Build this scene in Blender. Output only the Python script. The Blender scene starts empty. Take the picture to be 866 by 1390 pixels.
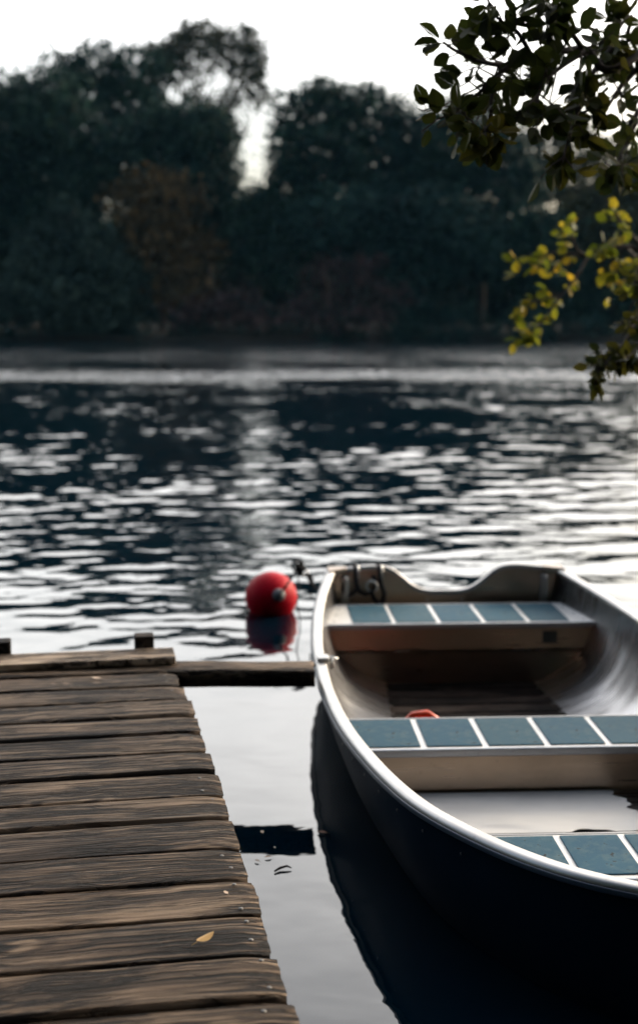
import bpy, math, random
import numpy as np
from math import sin, cos, pi, sqrt, atan, radians, exp
from mathutils import Vector, Matrix

random.seed(7)
RS = np.random.RandomState(11)
SC = bpy.context.scene
COL = SC.collection

HAZE = 0.000075
# ---------------------------------------------------------------- camera facts
F = 1805.0          # focal length in photo pixels (50 mm on a 36 x 24 mm frame held upright)
H = 1.25            # eye height over the water
YH = 437.0          # horizon row in the photo
PITCH = atan((650 - YH) / F)


def at(px, py, z=None, d=None):
    """real-world point seen at a photo pixel, on the level z or at forward distance d"""
    cx = (px - 433) / F
    cz = -(py - 650) / F
    dy = cos(PITCH) + cz * sin(PITCH)
    dz = -sin(PITCH) + cz * cos(PITCH)
    t = (z - H) / dz if z is not None else d / dy
    return Vector((cx * t, dy * t, H + dz * t))


# ---------------------------------------------------------------- helpers
def tag(o, label=None, cat=None, group=None, kind=None):
    if label: o['label'] = label
    if cat: o['category'] = cat
    if group: o['group'] = group
    if kind: o['kind'] = kind
    return o


def link(o, parent=None):
    COL.objects.link(o)
    if parent is not None:
        o.parent = parent
    return o


def empty(name, loc=(0, 0, 0), rz=0.0):
    o = bpy.data.objects.new(name, None)
    o.location = loc
    o.rotation_euler = (0, 0, rz)
    o.empty_display_size = 0.1
    return link(o)


class MB:
    """collects pieces of ONE part and links them as one mesh object"""
    def __init__(self):
        self.v = []; self.f = []

    def add(self, vs, fs):
        n = len(self.v)
        self.v += [tuple(p) for p in vs]
        self.f += [tuple(i + n for i in f) for f in fs]

    def box(self, c, s, rot=None):
        x, y, z = s[0] / 2, s[1] / 2, s[2] / 2
        vs = [Vector((a * x, b * y, d * z)) for a in (-1, 1) for b in (-1, 1) for d in (-1, 1)]
        if rot is not None: vs = [rot @ p for p in vs]
        c = Vector(c)
        self.add([p + c for p in vs], [(0, 1, 3, 2), (4, 6, 7, 5), (0, 4, 5, 1), (2, 3, 7, 6), (0, 2, 6, 4), (1, 5, 7, 3)])

    def prism(self, poly, z0, z1):
        n = len(poly)
        vs = [(p[0], p[1], z0) for p in poly] + [(p[0], p[1], z1) for p in poly]
        fs = [tuple(range(n))[::-1], tuple(range(n, 2 * n))]
        fs += [(i, (i + 1) % n, n + (i + 1) % n, n + i) for i in range(n)]
        self.add(vs, fs)

    def tube(self, pts, r, seg=8, cap=True, sq=None):
        pts = [Vector(p) for p in pts]
        n = len(pts)
        rr = r if isinstance(r, (list, tuple)) else [r] * n
        up = Vector((0.13, 0.21, 1)).normalized()
        vs = []
        u = None
        for i, p in enumerate(pts):
            t = (pts[min(i + 1, n - 1)] - pts[max(i - 1, 0)])
            t = t.normalized() if t.length > 1e-9 else Vector((0, 0, 1))
            if u is None:
                u = t.cross(up)
                if u.length < 1e-3: u = t.cross(Vector((1, 0, 0)))
            u = (u - t * u.dot(t))
            u = u.normalized() if u.length > 1e-9 else t.orthogonal().normalized()
            w = t.cross(u)
            for k in range(seg):
                a = 2 * pi * k / seg
                vs.append(p + (u * cos(a) + w * sin(a)) * rr[i])
        fs = []
        for i in range(n - 1):
            for k in range(seg):
                k2 = (k + 1) % seg
                fs.append((i * seg + k, i * seg + k2, (i + 1) * seg + k2, (i + 1) * seg + k))
        if cap:
            fs.append(tuple(range(seg))[::-1])
            fs.append(tuple((n - 1) * seg + k for k in range(seg)))
        self.add(vs, fs)

    def build(self, name, mat, parent=None, smooth=False, bevel=0.0, bseg=2, loc=None, rz=0.0, angle=40):
        me = bpy.data.meshes.new(name)
        me.from_pydata(self.v, [], self.f)
        me.validate()
        me.materials.append(mat)
        if smooth:
            for p in me.polygons: p.use_smooth = True
        o = bpy.data.objects.new(name, me)
        link(o, parent)
        if loc is not None: o.location = loc
        o.rotation_euler = (0, 0, rz)
        if bevel:
            m = o.modifiers.new('bevel', 'BEVEL')
            m.width = bevel; m.segments = bseg; m.limit_method = 'ANGLE'; m.angle_limit = radians(angle)
            for p in me.polygons: p.use_smooth = True
            wn = o.modifiers.new('wn', 'WEIGHTED_NORMAL'); wn.keep_sharp = True
        return o


def mesh_np(name, verts, quads, mat, parent=None, smooth=True, attr=None):
    me = bpy.data.meshes.new(name)
    nv, nf, k = len(verts), len(quads), quads.shape[1]
    me.vertices.add(nv)
    me.vertices.foreach_set('co', np.ascontiguousarray(verts, dtype=np.float32).ravel())
    me.loops.add(nf * k)
    me.loops.foreach_set('vertex_index', np.ascontiguousarray(quads, dtype=np.int32).ravel())
    me.polygons.add(nf)
    me.polygons.foreach_set('loop_start', np.arange(0, nf * k, k, dtype=np.int32))
    me.polygons.foreach_set('loop_total', np.full(nf, k, dtype=np.int32))
    me.polygons.foreach_set('use_smooth', np.full(nf, smooth, dtype=bool))
    me.update(calc_edges=True)
    if attr:
        for an, av in attr.items():
            a = me.attributes.new(an, 'FLOAT', 'POINT')
            a.data.foreach_set('value', np.ascontiguousarray(av, dtype=np.float32))
    me.materials.append(mat)
    o = bpy.data.objects.new(name, me)
    return link(o, parent)


# ---------------------------------------------------------------- materials
class Mat:
    def __init__(self, name):
        self.m = bpy.data.materials.new(name)
        self.m.use_nodes = True
        self.nt = self.m.node_tree
        self.N = self.nt.nodes
        self.bsdf = self.N['Principled BSDF']
        self.out = self.N['Material Output']

    def n(self, t, **kw):
        nd = self.N.new(t)
        for k, v in kw.items():
            if k in nd.inputs.keys(): nd.inputs[k].default_value = v
            else: setattr(nd, k, v)
        return nd

    def l(self, a, b):
        self.nt.links.new(a, b)

    def coords(self, kind='Object', scale=(1, 1, 1), rnd=False):
        tc = self.n('ShaderNodeTexCoord')
        mp = self.n('ShaderNodeMapping')
        mp.inputs['Scale'].default_value = scale
        src = tc.outputs[kind]
        if rnd:
            oi = self.n('ShaderNodeObjectInfo')
            ml = self.n('ShaderNodeVectorMath', operation='MULTIPLY_ADD')
            cb = self.n('ShaderNodeCombineXYZ')
            for i in range(3): self.l(oi.outputs['Random'], cb.inputs[i])
            self.l(cb.outputs[0], ml.inputs[0])
            ml.inputs[1].default_value = (37.3, 11.7, 5.1)
            self.l(src, ml.inputs[2])
            src = ml.outputs[0]
        self.l(src, mp.inputs[0])
        return mp.outputs[0]

    def noise(self, vec, scale, detail=4, rough=0.55, dist=0.0):
        nd = self.n('ShaderNodeTexNoise')
        nd.inputs['Scale'].default_value = scale
        nd.inputs['Detail'].default_value = detail
        nd.inputs['Roughness'].default_value = rough
        nd.inputs['Distortion'].default_value = dist
        if vec is not None: self.l(vec, nd.inputs['Vector'])
        return nd.outputs['Fac']

    def ramp(self, fac, stops):
        r = self.n('ShaderNodeValToRGB')
        e = r.color_ramp.elements
        while len(e) < len(stops): e.new(0.5)
        for i, (p, c) in enumerate(stops):
            e[i].position = p
            e[i].color = (c, c, c, 1) if not isinstance(c, tuple) else (*c, 1)
        self.l(fac, r.inputs[0])
        return r.outputs[0]

    def mix(self, fac, a, b, mode='MIX'):
        x = self.n('ShaderNodeMix', data_type='RGBA', blend_type=mode)
        for s, v in ((x.inputs[0], fac), (x.inputs[6], a), (x.inputs[7], b)):
            if isinstance(v, (int, float)): s.default_value = v
            elif isinstance(v, tuple): s.default_value = (*v, 1)
            else: self.l(v, s)
        return x.outputs[2]

    def math(self, op, a, b=0.0, clamp=False):
        x = self.n('ShaderNodeMath', operation=op)
        x.use_clamp = clamp
        for s, v in ((x.inputs[0], a), (x.inputs[1], b)):
            if isinstance(v, (int, float)): s.default_value = v
            else: self.l(v, s)
        return x.outputs[0]

    def bump(self, h, strength=0.5, dist=0.01, normal=None):
        b = self.n('ShaderNodeBump')
        b.inputs['Strength'].default_value = strength
        b.inputs['Distance'].default_value = dist
        self.l(h, b.inputs['Height'])
        if normal is not None: self.l(normal, b.inputs['Normal'])
        return b.outputs[0]

    def set(self, **kw):
        for k, v in kw.items():
            k = k.replace('_', ' ')
            s = self.bsdf.inputs[k]
            if isinstance(v, (int, float)): s.default_value = v
            elif isinstance(v, tuple): s.default_value = (*v, 1) if len(v) == 3 else v
            else: self.l(v, s)
        return self


def wood_mat(name, dark, mid, light, rnd=True, gs=1.0):
    M = Mat(name)
    w = M.coords('Object', (1, 1, 1), rnd)
    warp = M.noise(w, 4.0, 3)

    def along(sx, sy, sz, pull, scale, detail, rough):
        v = M.n('ShaderNodeVectorMath', operation='MULTIPLY_ADD')
        M.l(warp, v.inputs[0]); v.inputs[1].default_value = (0.0, pull, pull * .4)
        M.l(M.coords('Object', (sx * gs, sy * gs, sz * gs), rnd), v.inputs[2])
        return M.noise(v.outputs[0], scale, detail, rough)

    grain = along(2.0, 84, 84, 2.6, 1.3, 9, 0.74)
    fine = along(3.5, 130, 130, 4.0, 1.0, 5, 0.65)
    band = along(1.2, 13, 13, 1.5, 1.0, 4, 0.5)
    c1 = along(1.5, 26, 6, 2.2, 1.7, 6, 0.62)
    crack = M.ramp(M.math('ABSOLUTE', M.math('SUBTRACT', c1, 0.5)), [(0.0, 0.0), (0.030, 0.1), (0.075, 1.0)])
    gate = M.ramp(M.noise(M.coords('Object', (3.0, 11, 6), rnd), 1.0, 3), [(0.40, 1.0), (0.50, 0.0)])
    crack = M.math('MAXIMUM', crack, gate)
    c2 = along(2.0, 70, 20, 2.6, 1.0, 4, 0.6)
    split = M.ramp(c2, [(0.40, 0.0), (0.425, 1.0)])
    crack = M.math('MINIMUM', crack, split)
    # knots, a few
    vo = M.n('ShaderNodeTexVoronoi'); vo.feature = 'F1'
    vo.inputs['Scale'].default_value = 1.0
    kv = M.n('ShaderNodeVectorMath', operation='MULTIPLY_ADD')
    M.l(warp, kv.inputs[0]); kv.inputs[1].default_value = (.5, .6, 0)
    M.l(M.coords('Object', (2.1, 5.3, 2.0), rnd), kv.inputs[2])
    M.l(kv.outputs[0], vo.inputs['Vector'])
    knot = M.ramp(vo.outputs['Distance'], [(0.03, 0.0), (0.10, 1.0)])
    ring = M.math('SINE', M.math('MULTIPLY', vo.outputs['Distance'], 70.0))
    ring = M.math('MULTIPLY', ring, M.ramp(vo.outputs['Distance'], [(0.06, 0.24), (0.28, 0.0)]))
    gg = M.math('ADD', M.math('ADD', M.math('MULTIPLY', grain, 0.62), M.math('MULTIPLY', band, 0.38)), ring)
    base = M.ramp(gg, [(0.40, dark), (0.475, mid), (0.57, light)])
    base = M.mix(M.math('MULTIPLY', M.ramp(fine, [(0.38, 1.0), (0.54, 0.0)]), 0.75), base, dark)
    stain = M.noise(w, 3.3, 4)
    base = M.mix(M.math('MULTIPLY', M.ramp(stain, [(0.42, 0.0), (0.68, 1.0)]), 0.55), base, tuple(c * 0.4 for c in mid))
    oi = M.n('ShaderNodeObjectInfo')
    base = M.mix(M.math('MULTIPLY', oi.outputs['Random'], 0.50), base, M.mix(0.5, base, tuple(c * 1.3 for c in light)))
    base = M.mix(1.0, base, M.mix(knot, (0.22, 0.17, 0.14), (1, 1, 1)), 'MULTIPLY')
    base = M.mix(1.0, base, M.mix(crack, (0.06, 0.055, 0.055), (1, 1, 1)), 'MULTIPLY')
    hgt = M.math('ADD', M.math('MULTIPLY', grain, 0.7), M.math('MULTIPLY', crack, 0.8))
    hgt = M.math('ADD', hgt, M.math('MULTIPLY', fine, 0.35))
    M.set(Base_Color=base, Roughness=M.ramp(grain, [(0.3, 0.8), (0.7, 0.55)]),
          Specular_IOR_Level=0.14, Normal=M.bump(hgt, 1.0, 0.011))
    return M.m


def metal_mat(name, col, rough, brush=(3, 60, 60), dirt=0.35, dents=0.0, metallic=1.0, bare=None):
    M = Mat(name)
    b = M.noise(M.coords('Object', brush), 1.5, 5, 0.6)
    big = M.noise(M.coords('Object', (1, 1, 1)), 4.0, 5, 0.6)
    spots = M.noise(M.coords('Object', (1, 1, 1)), 60.0, 3, 0.6)
    c = M.mix(M.math('MULTIPLY', M.ramp(big, [(0.42, 0.0), (0.72, 1.0)]), dirt), col, tuple(x * 0.5 for x in col))
    c = M.mix(M.math('MULTIPLY', M.ramp(spots, [(0.62, 0.0), (0.75, 1.0)]), dirt), c, (0.12, 0.10, 0.08))
    r = M.math('ADD', M.math('MULTIPLY', b, 0.22), rough - 0.08)
    r = M.math('ADD', r, M.math('MULTIPLY', big, 0.12))
    h = M.math('MULTIPLY', b, 0.12)
    nrm = M.bump(h, 0.25, 0.002)
    if dents:
        dn = M.noise(M.coords('Object', (1.0, 1.3, 0.6)), 2.6, 2, 0.4)
        nrm = M.bump(dn, dents, 0.06, nrm)
    M.set(Base_Color=c, Metallic=metallic, Roughness=r, Normal=nrm)
    return M.m


def leaf_mat(name, cols, transl=0.0, rough=0.5, spot=0.0, tcol=None, nscale=0.35):
    M = Mat(name)
    n1 = M.noise(M.coords('Object'), nscale, 3, 0.6)
    at_ = M.n('ShaderNodeAttribute'); at_.attribute_name = 'tone'
    f = M.math('ADD', M.math('MULTIPLY', n1, 0.7), M.math('MULTIPLY', at_.outputs['Fac'], 0.45))
    k = len(cols)
    c = M.ramp(f, [(0.25 + 0.55 * i / (k - 1), cols[i]) for i in range(k)])
    if spot:
        s = M.noise(M.coords('Object'), 130.0, 2, 0.6)
        c = M.mix(M.math('MULTIPLY', M.ramp(s, [(0.6, 0.0), (0.7, 1.0)]), spot), c, (0.05, 0.03, 0.012))
    M.set(Base_Color=c, Roughness=rough, Specular_IOR_Level=0.09 if transl else 0.03)
    if transl:
        tr = M.n('ShaderNodeBsdfTranslucent')
        M.l(M.mix(0.5, c, M.mix(1.0, c, tcol or (1, 1, 0.4), 'MULTIPLY')), tr.inputs['Color'])
        mx = M.n('ShaderNodeMixShader'); mx.inputs[0].default_value = transl
        M.l(M.bsdf.outputs[0], mx.inputs[1]); M.l(tr.outputs[0], mx.inputs[2])
        M.l(mx.outputs[0], M.out.inputs['Surface'])
    return M.m


def plain_mat(name, col, rough=0.5, metallic=0.0, var=0.35, scale=8.0, spec=0.5, bump=0.2):
    M = Mat(name)
    nz = M.noise(M.coords('Object'), scale, 5, 0.6)
    c = M.mix(M.math('MULTIPLY', M.ramp(nz, [(0.35, 0.0), (0.7, 1.0)]), var), col, tuple(x * 0.45 for x in col))
    M.set(Base_Color=c, Roughness=M.math('ADD', M.math('MULTIPLY', nz, 0.2), rough - 0.1), Metallic=metallic, Specular_IOR_Level=spec,
          Normal=M.bump(M.noise(M.coords('Object'), scale * 7, 3), bump, 0.002))
    return M.m


MT = {}
MT['plank'] = wood_mat('weathered plank', (0.006, 0.004, 0.003), (0.068, 0.043, 0.027), (0.245, 0.175, 0.118))
MT['board'] = wood_mat('greyed board', (0.26, 0.195, 0.14), (0.48, 0.37, 0.27), (0.58, 0.46, 0.35), rnd=True)
MT['slat'] = wood_mat('bottom board', (0.012, 0.009, 0.007), (0.035, 0.022, 0.016), (0.06, 0.04, 0.03))
MT['post'] = wood_mat('dark wet wood', (0.015, 0.011, 0.009), (0.045, 0.032, 0.024), (0.085, 0.062, 0.048))
MT['hullout'] = plain_mat('dark navy hull outside', (0.003, 0.012, 0.024), 0.6, 0, 0.4, 5.0, 0.03, 0.1)  # outer hull faces, one even dark navy
MT['hull'] = metal_mat('hull aluminium', (0.30, 0.30, 0.31), 0.20, (2, 40, 4), 0.4, 0.5)
MT['lip'] = metal_mat('seat edge aluminium', (0.34, 0.36, 0.39), 0.36, (30, 3, 30), 0.25)
MT['strake'] = metal_mat('dull strake aluminium', (0.10, 0.105, 0.115), 0.45, (30, 3, 30), 0.4)
MT['panel'] = metal_mat('seat panel aluminium', (0.34, 0.27, 0.21), 0.22, (2, 50, 50), 0.35, 0.0, 0.93)
MT['rail'] = metal_mat('rail aluminium', (0.46, 0.45, 0.435), 0.38, (30, 3, 30), 0.25, 0.0)
MT['rub'] = plain_mat('blue grey rubber', (0.035, 0.055, 0.085), 0.45)
MT['white'] = plain_mat('white painted aluminium', (0.72, 0.71, 0.68), 0.38, 0.0, 0.3, 14.0)
MT['steel'] = metal_mat('galvanised steel', (0.55, 0.55, 0.54), 0.32, (20, 20, 20), 0.5)
MT['nail'] = metal_mat('dull nail head', (0.13, 0.125, 0.12), 0.45, (20, 20, 20), 0.6)
MT['rope'] = plain_mat('dark wet rope', (0.03, 0.028, 0.03), 0.8, 0, 0.5, 120.0, 0.2, 0.9)
MT['ropepale'] = plain_mat('pale grey rope', (0.25, 0.23, 0.20), 0.85, 0, 0.6, 150.0, 0.2, 0.9)
MT['red'] = plain_mat('red buoy plastic', (0.44, 0.0015, 0.013), 0.5, 0, 0.35, 9.0, 0.08, 0.12)
MT['grey'] = plain_mat('grey rubber plug', (0.16, 0.17, 0.18), 0.5)
MT['orange'] = plain_mat('orange red plastic', (0.85, 0.075, 0.012), 0.4, 0, 0.2)
MT['sticker'] = plain_mat('dark teal sticker', (0.05, 0.065, 0.075), 0.35, 0, 0.5, 40.0)
MT['bark'] = plain_mat('bark', (0.05, 0.042, 0.034), 0.9, 0, 0.6, 14.0, 0.2, 0.9)
MT['twig'] = plain_mat('twig bark', (0.045, 0.033, 0.027), 0.8, 0, 0.5, 40.0, 0.25, 0.6)


def pad_mat():
    M = Mat('blue non slip pad')
    v = M.coords('Object')
    big = M.noise(v, 7.0, 5, 0.65)
    wear = M.noise(M.coords('Object', (1, 1, 1)), 28.0, 5, 0.7)
    oi = M.n('ShaderNodeObjectInfo')
    c = M.ramp(big, [(0.3, (0.005, 0.055, 0.105)), (0.55, (0.008, 0.068, 0.118)), (0.8, (0.022, 0.092, 0.138))])
    c = M.mix(M.math('MULTIPLY', oi.outputs['Random'], 0.7), c, (0.026, 0.078, 0.102))
    c = M.mix(M.math('MULTIPLY', M.ramp(wear, [(0.46, 0.0), (0.72, 1.0)]), 0.75), c, (0.085, 0.13, 0.145))
    sp = M.noise(v, 62.0, 2, 0.5)
    c = M.mix(M.ramp(sp, [(0.665, 0.0), (0.70, 1.0)]), c, (0.012, 0.02, 0.025))
    M.set(Base_Color=c, Roughness=M.ramp(wear, [(0.3, 0.6), (0.7, 0.75)]), Specular_IOR_Level=0.12,
          Normal=M.bump(M.noise(v, 420.0, 2), 0.35, 0.0012))
    return M.m


MT['pad'] = pad_mat()


def water_mat():
    M = Mat('lake water')
    a = M.n('ShaderNodeAttribute'); a.attribute_name = 'ripple'
    v = M.coords('Object', (1.0, 1.25, 1.0))
    n1 = M.noise(v, 3.4, 2, 0.5, 0.4)
    n2 = M.noise(M.coords('Object', (1.0, 1.1, 1)), 9.0, 2, 0.5, 0.2)
    h = M.math('ADD', n1, M.math('MULTIPLY', n2, 0.22))
    h = M.math('MULTIPLY', h, a.outputs['Fac'])
    M.set(Base_Color=(0.0006, 0.0058, 0.0115), Roughness=0.015, IOR=1.42, Specular_IOR_Level=0.5,
          Normal=M.bump(h, 1.0, 0.06))
    return M.m


MT['water'] = water_mat()


def bilge_mat():
    M = Mat('shallow rain water over bright metal')
    v = M.coords('Object', (1.0, 2.2, 1.0))
    n1 = M.noise(v, 3.0, 2, 0.5, 0.3)
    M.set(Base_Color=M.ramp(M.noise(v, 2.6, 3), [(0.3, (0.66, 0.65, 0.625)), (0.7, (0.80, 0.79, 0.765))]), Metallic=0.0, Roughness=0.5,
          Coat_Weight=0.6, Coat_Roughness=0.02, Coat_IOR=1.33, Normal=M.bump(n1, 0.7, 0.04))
    return M.m


MT['bilge'] = bilge_mat()


def ground_mat(name, a, b):
    M = Mat(name)
    v = M.coords('Object')
    c = M.ramp(M.noise(v, 0.8, 8, 0.65), [(0.3, a), (0.7, b)])
    M.set(Base_Color=c, Roughness=0.9, Specular_IOR_Level=0.2, Normal=M.bump(M.noise(v, 9.0, 6, 0.7), 0.8, 0.08))
    return M.m


MT['bank'] = ground_mat('bank earth', (0.008, 0.009, 0.006), (0.022, 0.018, 0.011))

# ---------------------------------------------------------------- boat shape functions (local: y from bow to stern)
BOAT_AT = Vector((0.675, 2.19, 0.0))
BOAT_RZ = radians(3.0)
L = 3.15
_hy = [0, .012, .045, .12, .295, .516, .68, .86, 1.10, 1.30, 1.58, 1.90, 2.30, 2.70, 3.15]
_hw = [0, .052, .115, .215, .347, .450, .492, .524, .556, .573, .585, .586, .570, .534, .470]
_sw = [sqrt(v) for v in _hy]


def _cubic(xs, ys):
    n = len(xs)
    m = [0.0] * n
    d = [(ys[i + 1] - ys[i]) / (xs[i + 1] - xs[i]) for i in range(n - 1)]
    m[0], m[-1] = d[0], d[-1]
    for i in range(1, n - 1):
        m[i] = 0.0 if d[i - 1] * d[i] <= 0 else 2 * d[i - 1] * d[i] / (d[i - 1] + d[i])
    def f(x):
        x = min(max(x, xs[0]), xs[-1])
        i = max(0, min(n - 2, next((k for k in range(n - 1) if x <= xs[k + 1]), n - 2)))
        h = xs[i + 1] - xs[i]; t = (x - xs[i]) / h
        return ((2 * t**3 - 3 * t**2 + 1) * ys[i] + (t**3 - 2 * t**2 + t) * h * m[i]
                + (-2 * t**3 + 3 * t**2) * ys[i + 1] + (t**3 - t**2) * h * m[i + 1])
    return f


_fw = _cubic(_sw, _hw)
def hw(y): return _fw(sqrt(max(y, 0.0)))
sheer = _cubic([0, .5, 1.2, 2.0, 2.6, 3.15], [.262, .25, .226, .216, .228, .248])
def keel(y): return -0.16 + 0.10 * max(0, 1 - y / 0.6) ** 2
SEC_Z = [0, .22, .48, .68, .81, .92, .98, 1.0]
SEC_W = [1, .975, .915, .83, .70, .50, .25, 0.0]
_sec = _cubic(SEC_Z, SEC_W)


def wid(y, z, inner=True):
    """half width of the hull at station y and level z"""
    zs, zk = sheer(y), keel(y)
    q = min(max((zs - z) / (zs - zk), 0), 1)
    w = hw(y) * _sec(q)
    return max(w - (0.014 if inner else 0.0), 0.0)


# ---------------------------------------------------------------- water
def boat_world(x, y, z=0.0):
    c, s = cos(BOAT_RZ), sin(BOAT_RZ)
    return Vector((BOAT_AT.x + c * x - s * y, BOAT_AT.y + s * x + c * y, z))


def build_water():
    # rings and spokes around the shore, finer where the ripples are small in view
    rad = np.concatenate([[0.02, .3, .6], np.exp(np.linspace(math.log(0.9), math.log(150.0), 1500)), [220, 400]])
    a_f = np.radians(np.linspace(-19, 19, 330))
    a_m1 = np.radians(np.linspace(-60, -19.5, 60)); a_m2 = -a_m1[::-1]
    a_c = np.radians(np.linspace(64, 296, 40))
    ang = np.concatenate([a_m1, a_f, a_m2, a_c])          # measured from +Y towards +X, closes on itself
    nr, na = len(rad), len(ang)
    R, A = np.meshgrid(rad, ang, indexing='ij')
    X = (R * np.sin(A)).ravel(); Y = (R * np.cos(A)).ravel()
    D = np.hypot(X, Y)
    sm = lambda e0, e1, x: (lambda t: t * t * (3 - 2 * t))(np.clip((x - e0) / (e1 - e0), 0, 1))
    # how rough the water is: sheltered by the dock, then open ripples, a wind streak, then the calm strip under the far bank
    wob = 1.2 * np.sin(X * 0.21 + 1.3) + 0.8 * np.sin(X * 0.53 + 0.4)
    slope = 0.0035 + 0.013 * sm(3.8, 5.6, D) + 0.030 * sm(5.2, 10.0, D)
    streak = np.exp(-((Y - 31.5 - wob * 0.7) / 2.2) ** 2)
    fine = sm(38, 50, Y + wob) * (1 - sm(74, 90, Y + wob * 2))
    slope = slope * (1 - 0.15 * sm(14, 24, D)) + 0.15 * streak
    slope = slope * (1 - 0.55 * sm(70, 95, Y))
    Z = np.zeros_like(X)
    n = 96
    rs = np.random.RandomState(5)
    # slow patches so that ripples come in groups
    patch = np.zeros_like(X)
    for i in range(9):
        k = 2 * pi / rs.uniform(1.6, 7.0); th = rs.uniform(0, 2 * pi)
        patch += np.sin(k * (X * cos(th) + Y * sin(th)) + rs.uniform(0, 6.3)) / 3.0
    env = np.clip(1.0 + 0.38 * patch, 0.25, 1.9)
    cell = D * 0.0034
    for i in range(n):
        lam = exp(rs.uniform(math.log(0.11), math.log(0.62)))
        th = rs.normal(-1.35, 0.62)
        k = 2 * pi / lam
        wgt = 1 - sm(0.22 * lam, 0.5 * lam, cell)
        ph = k * (X * cos(th) + Y * sin(th)) + rs.uniform(0, 6.3)
        Z += wgt * np.sin(ph) / k
    Z *= slope * env * sqrt(2.0 / n)
    # long low undulation near the dock
    for i in range(14):
        lam = rs.uniform(0.28, 1.5); th = rs.normal(-1.4, 0.5); k = 2 * pi / lam
        Z += 0.0065 * sqrt(2 / 14) * np.sin(k * (X * cos(th) + Y * sin(th)) + rs.uniform(0, 6.3)) / k
    ripple = 0.03 + 0.10 * sm(5, 9, D) + 0.30 * sm(12, 34, D) + 2.4 * streak + 0.45 * fine - 0.45 * sm(78, 95, Y)
    ripple = np.clip(ripple, 0.01, 4.0) * np.clip(env, 0.5, 1.4)
    # opening for the boat
    stations = [L * (i / 60.0) ** 1.6 for i in range(61)]
    ctr = []
    for s in stations: ctr.append(boat_world(-max(wid(s, 0, False) - 0.007, 0.002), s))
    for s in reversed(stations): ctr.append(boat_world(max(wid(s, 0, False) - 0.007, 0.002), s))
    P = np.array([(p.x, p.y) for p in ctr])
    P[:, :] = P
    near = np.where((X > -0.6) & (X < 2.0) & (Y > 1.8) & (Y < 6.0))[0]
    inside = np.zeros(len(X), bool)
    px, py = X[near], Y[near]
    ins = np.zeros(len(near), bool)
    best = np.full(len(near), 1e9); bx = px.copy(); by = py.copy()
    m = len(P)
    for i in range(m):
        x1, y1 = P[i]; x2, y2 = P[(i + 1) % m]
        if abs(y2 - y1) > 1e-12:
            c = ((y1 > py) != (y2 > py)) & (px < (x2 - x1) * (py - y1) / (y2 - y1) + x1)
            ins ^= c
        ex, ey = x2 - x1, y2 - y1
        l2 = ex * ex + ey * ey + 1e-12
        t = np.clip(((px - x1) * ex + (py - y1) * ey) / l2, 0, 1)
        qx, qy = x1 + t * ex, y1 + t * ey
        dd = np.hypot(px - qx, py - qy)
        u = dd < best
        best[u] = dd[u]; bx[u] = qx[u]; by[u] = qy[u]
    inside[near] = ins
    idx = np.arange(nr * na).reshape(nr, na)
    a = idx[:-1, :]; b = idx[1:, :]
    q = np.stack([a, b, np.roll(b, -1, 1), np.roll(a, -1, 1)], -1).reshape(-1, 4)[:, ::-1]
    q = q[~inside[q].all(1)]
    # pull the rim of the opening onto the hull
    SX, SY = X.copy(), Y.copy()
    SX[near[ins]] = bx[ins]; SY[near[ins]] = by[ins]
    Z[near[ins]] = 0
    o = mesh_np('water', np.stack([SX, SY, Z], 1), q, MT['water'], attr={'ripple': ripple})
    tag(o, kind='structure')
    if o.data.polygons[0].normal.z < 0: o.data.flip_normals()
    return o


build_water()

# ---------------------------------------------------------------- banks
def terrain(name, xs, ys, fn, mat):
    Xg, Yg = np.meshgrid(xs, ys, indexing='ij')
    Zg = fn(Xg, Yg)
    nx, ny = Xg.shape
    idx = np.arange(nx * ny).reshape(nx, ny)
    q = np.stack([idx[:-1, :-1], idx[1:, :-1], idx[1:, 1:], idx[:-1, 1:]], -1).reshape(-1, 4)
    v = np.stack([Xg.ravel(), Yg.ravel(), Zg.ravel()], 1)
    o = mesh_np(name, v, q, mat)
    return tag(o, kind='structure')


def far_h(x, y):
    e = y - (94.5 + 0.9 * np.sin(x * 0.16) + 0.5 * np.sin(x * 0.47 + 1) + 0.25 * np.sin(x * 1.3))
    return np.where(e < 0, -0.6 + 0.55 * np.exp(e * 0.8), 0.0) + np.where(e > 0, 1.2 * (1 - np.exp(-e * 0.25)) - 0.05, 0) + 0.12 * np.sin(x * 0.9) * np.sin(y * 0.7)


terrain('far_bank', np.linspace(-150, 150, 260), np.concatenate([np.linspace(88, 104, 60), np.linspace(106, 320, 20)]), far_h, MT['bank'])


def near_h(x, y):
    s1 = (x - 2.3 - 0.35 * np.sin(y * 1.1) - np.maximum(0, y - 5.5) * 1.1)      # bank to the right
    s2 = (-0.7 - y + 0.25 * np.sin(x * 1.7))                                   # bank behind
    s = np.maximum(s1, s2)
    return -0.5 + 0.9 / (1 + np.exp(-s * 2.6)) + 0.02 * np.sin(x * 5) * np.sin(y * 4.3) + np.clip(s, 0, 30) * 0.05


terrain('near_bank', np.linspace(-30, 30, 160), np.linspace(-40, 12, 140), near_h, MT['bank'])

# ---------------------------------------------------------------- the dock
DR = radians(10.0)
DOCK_Z = 0.275
dock = empty('dock', (0, 0, 0), DR)
tag(dock, 'weathered brown plank dock with worn plank ends and a low end board', 'dock')
PW = 0.1425


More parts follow.
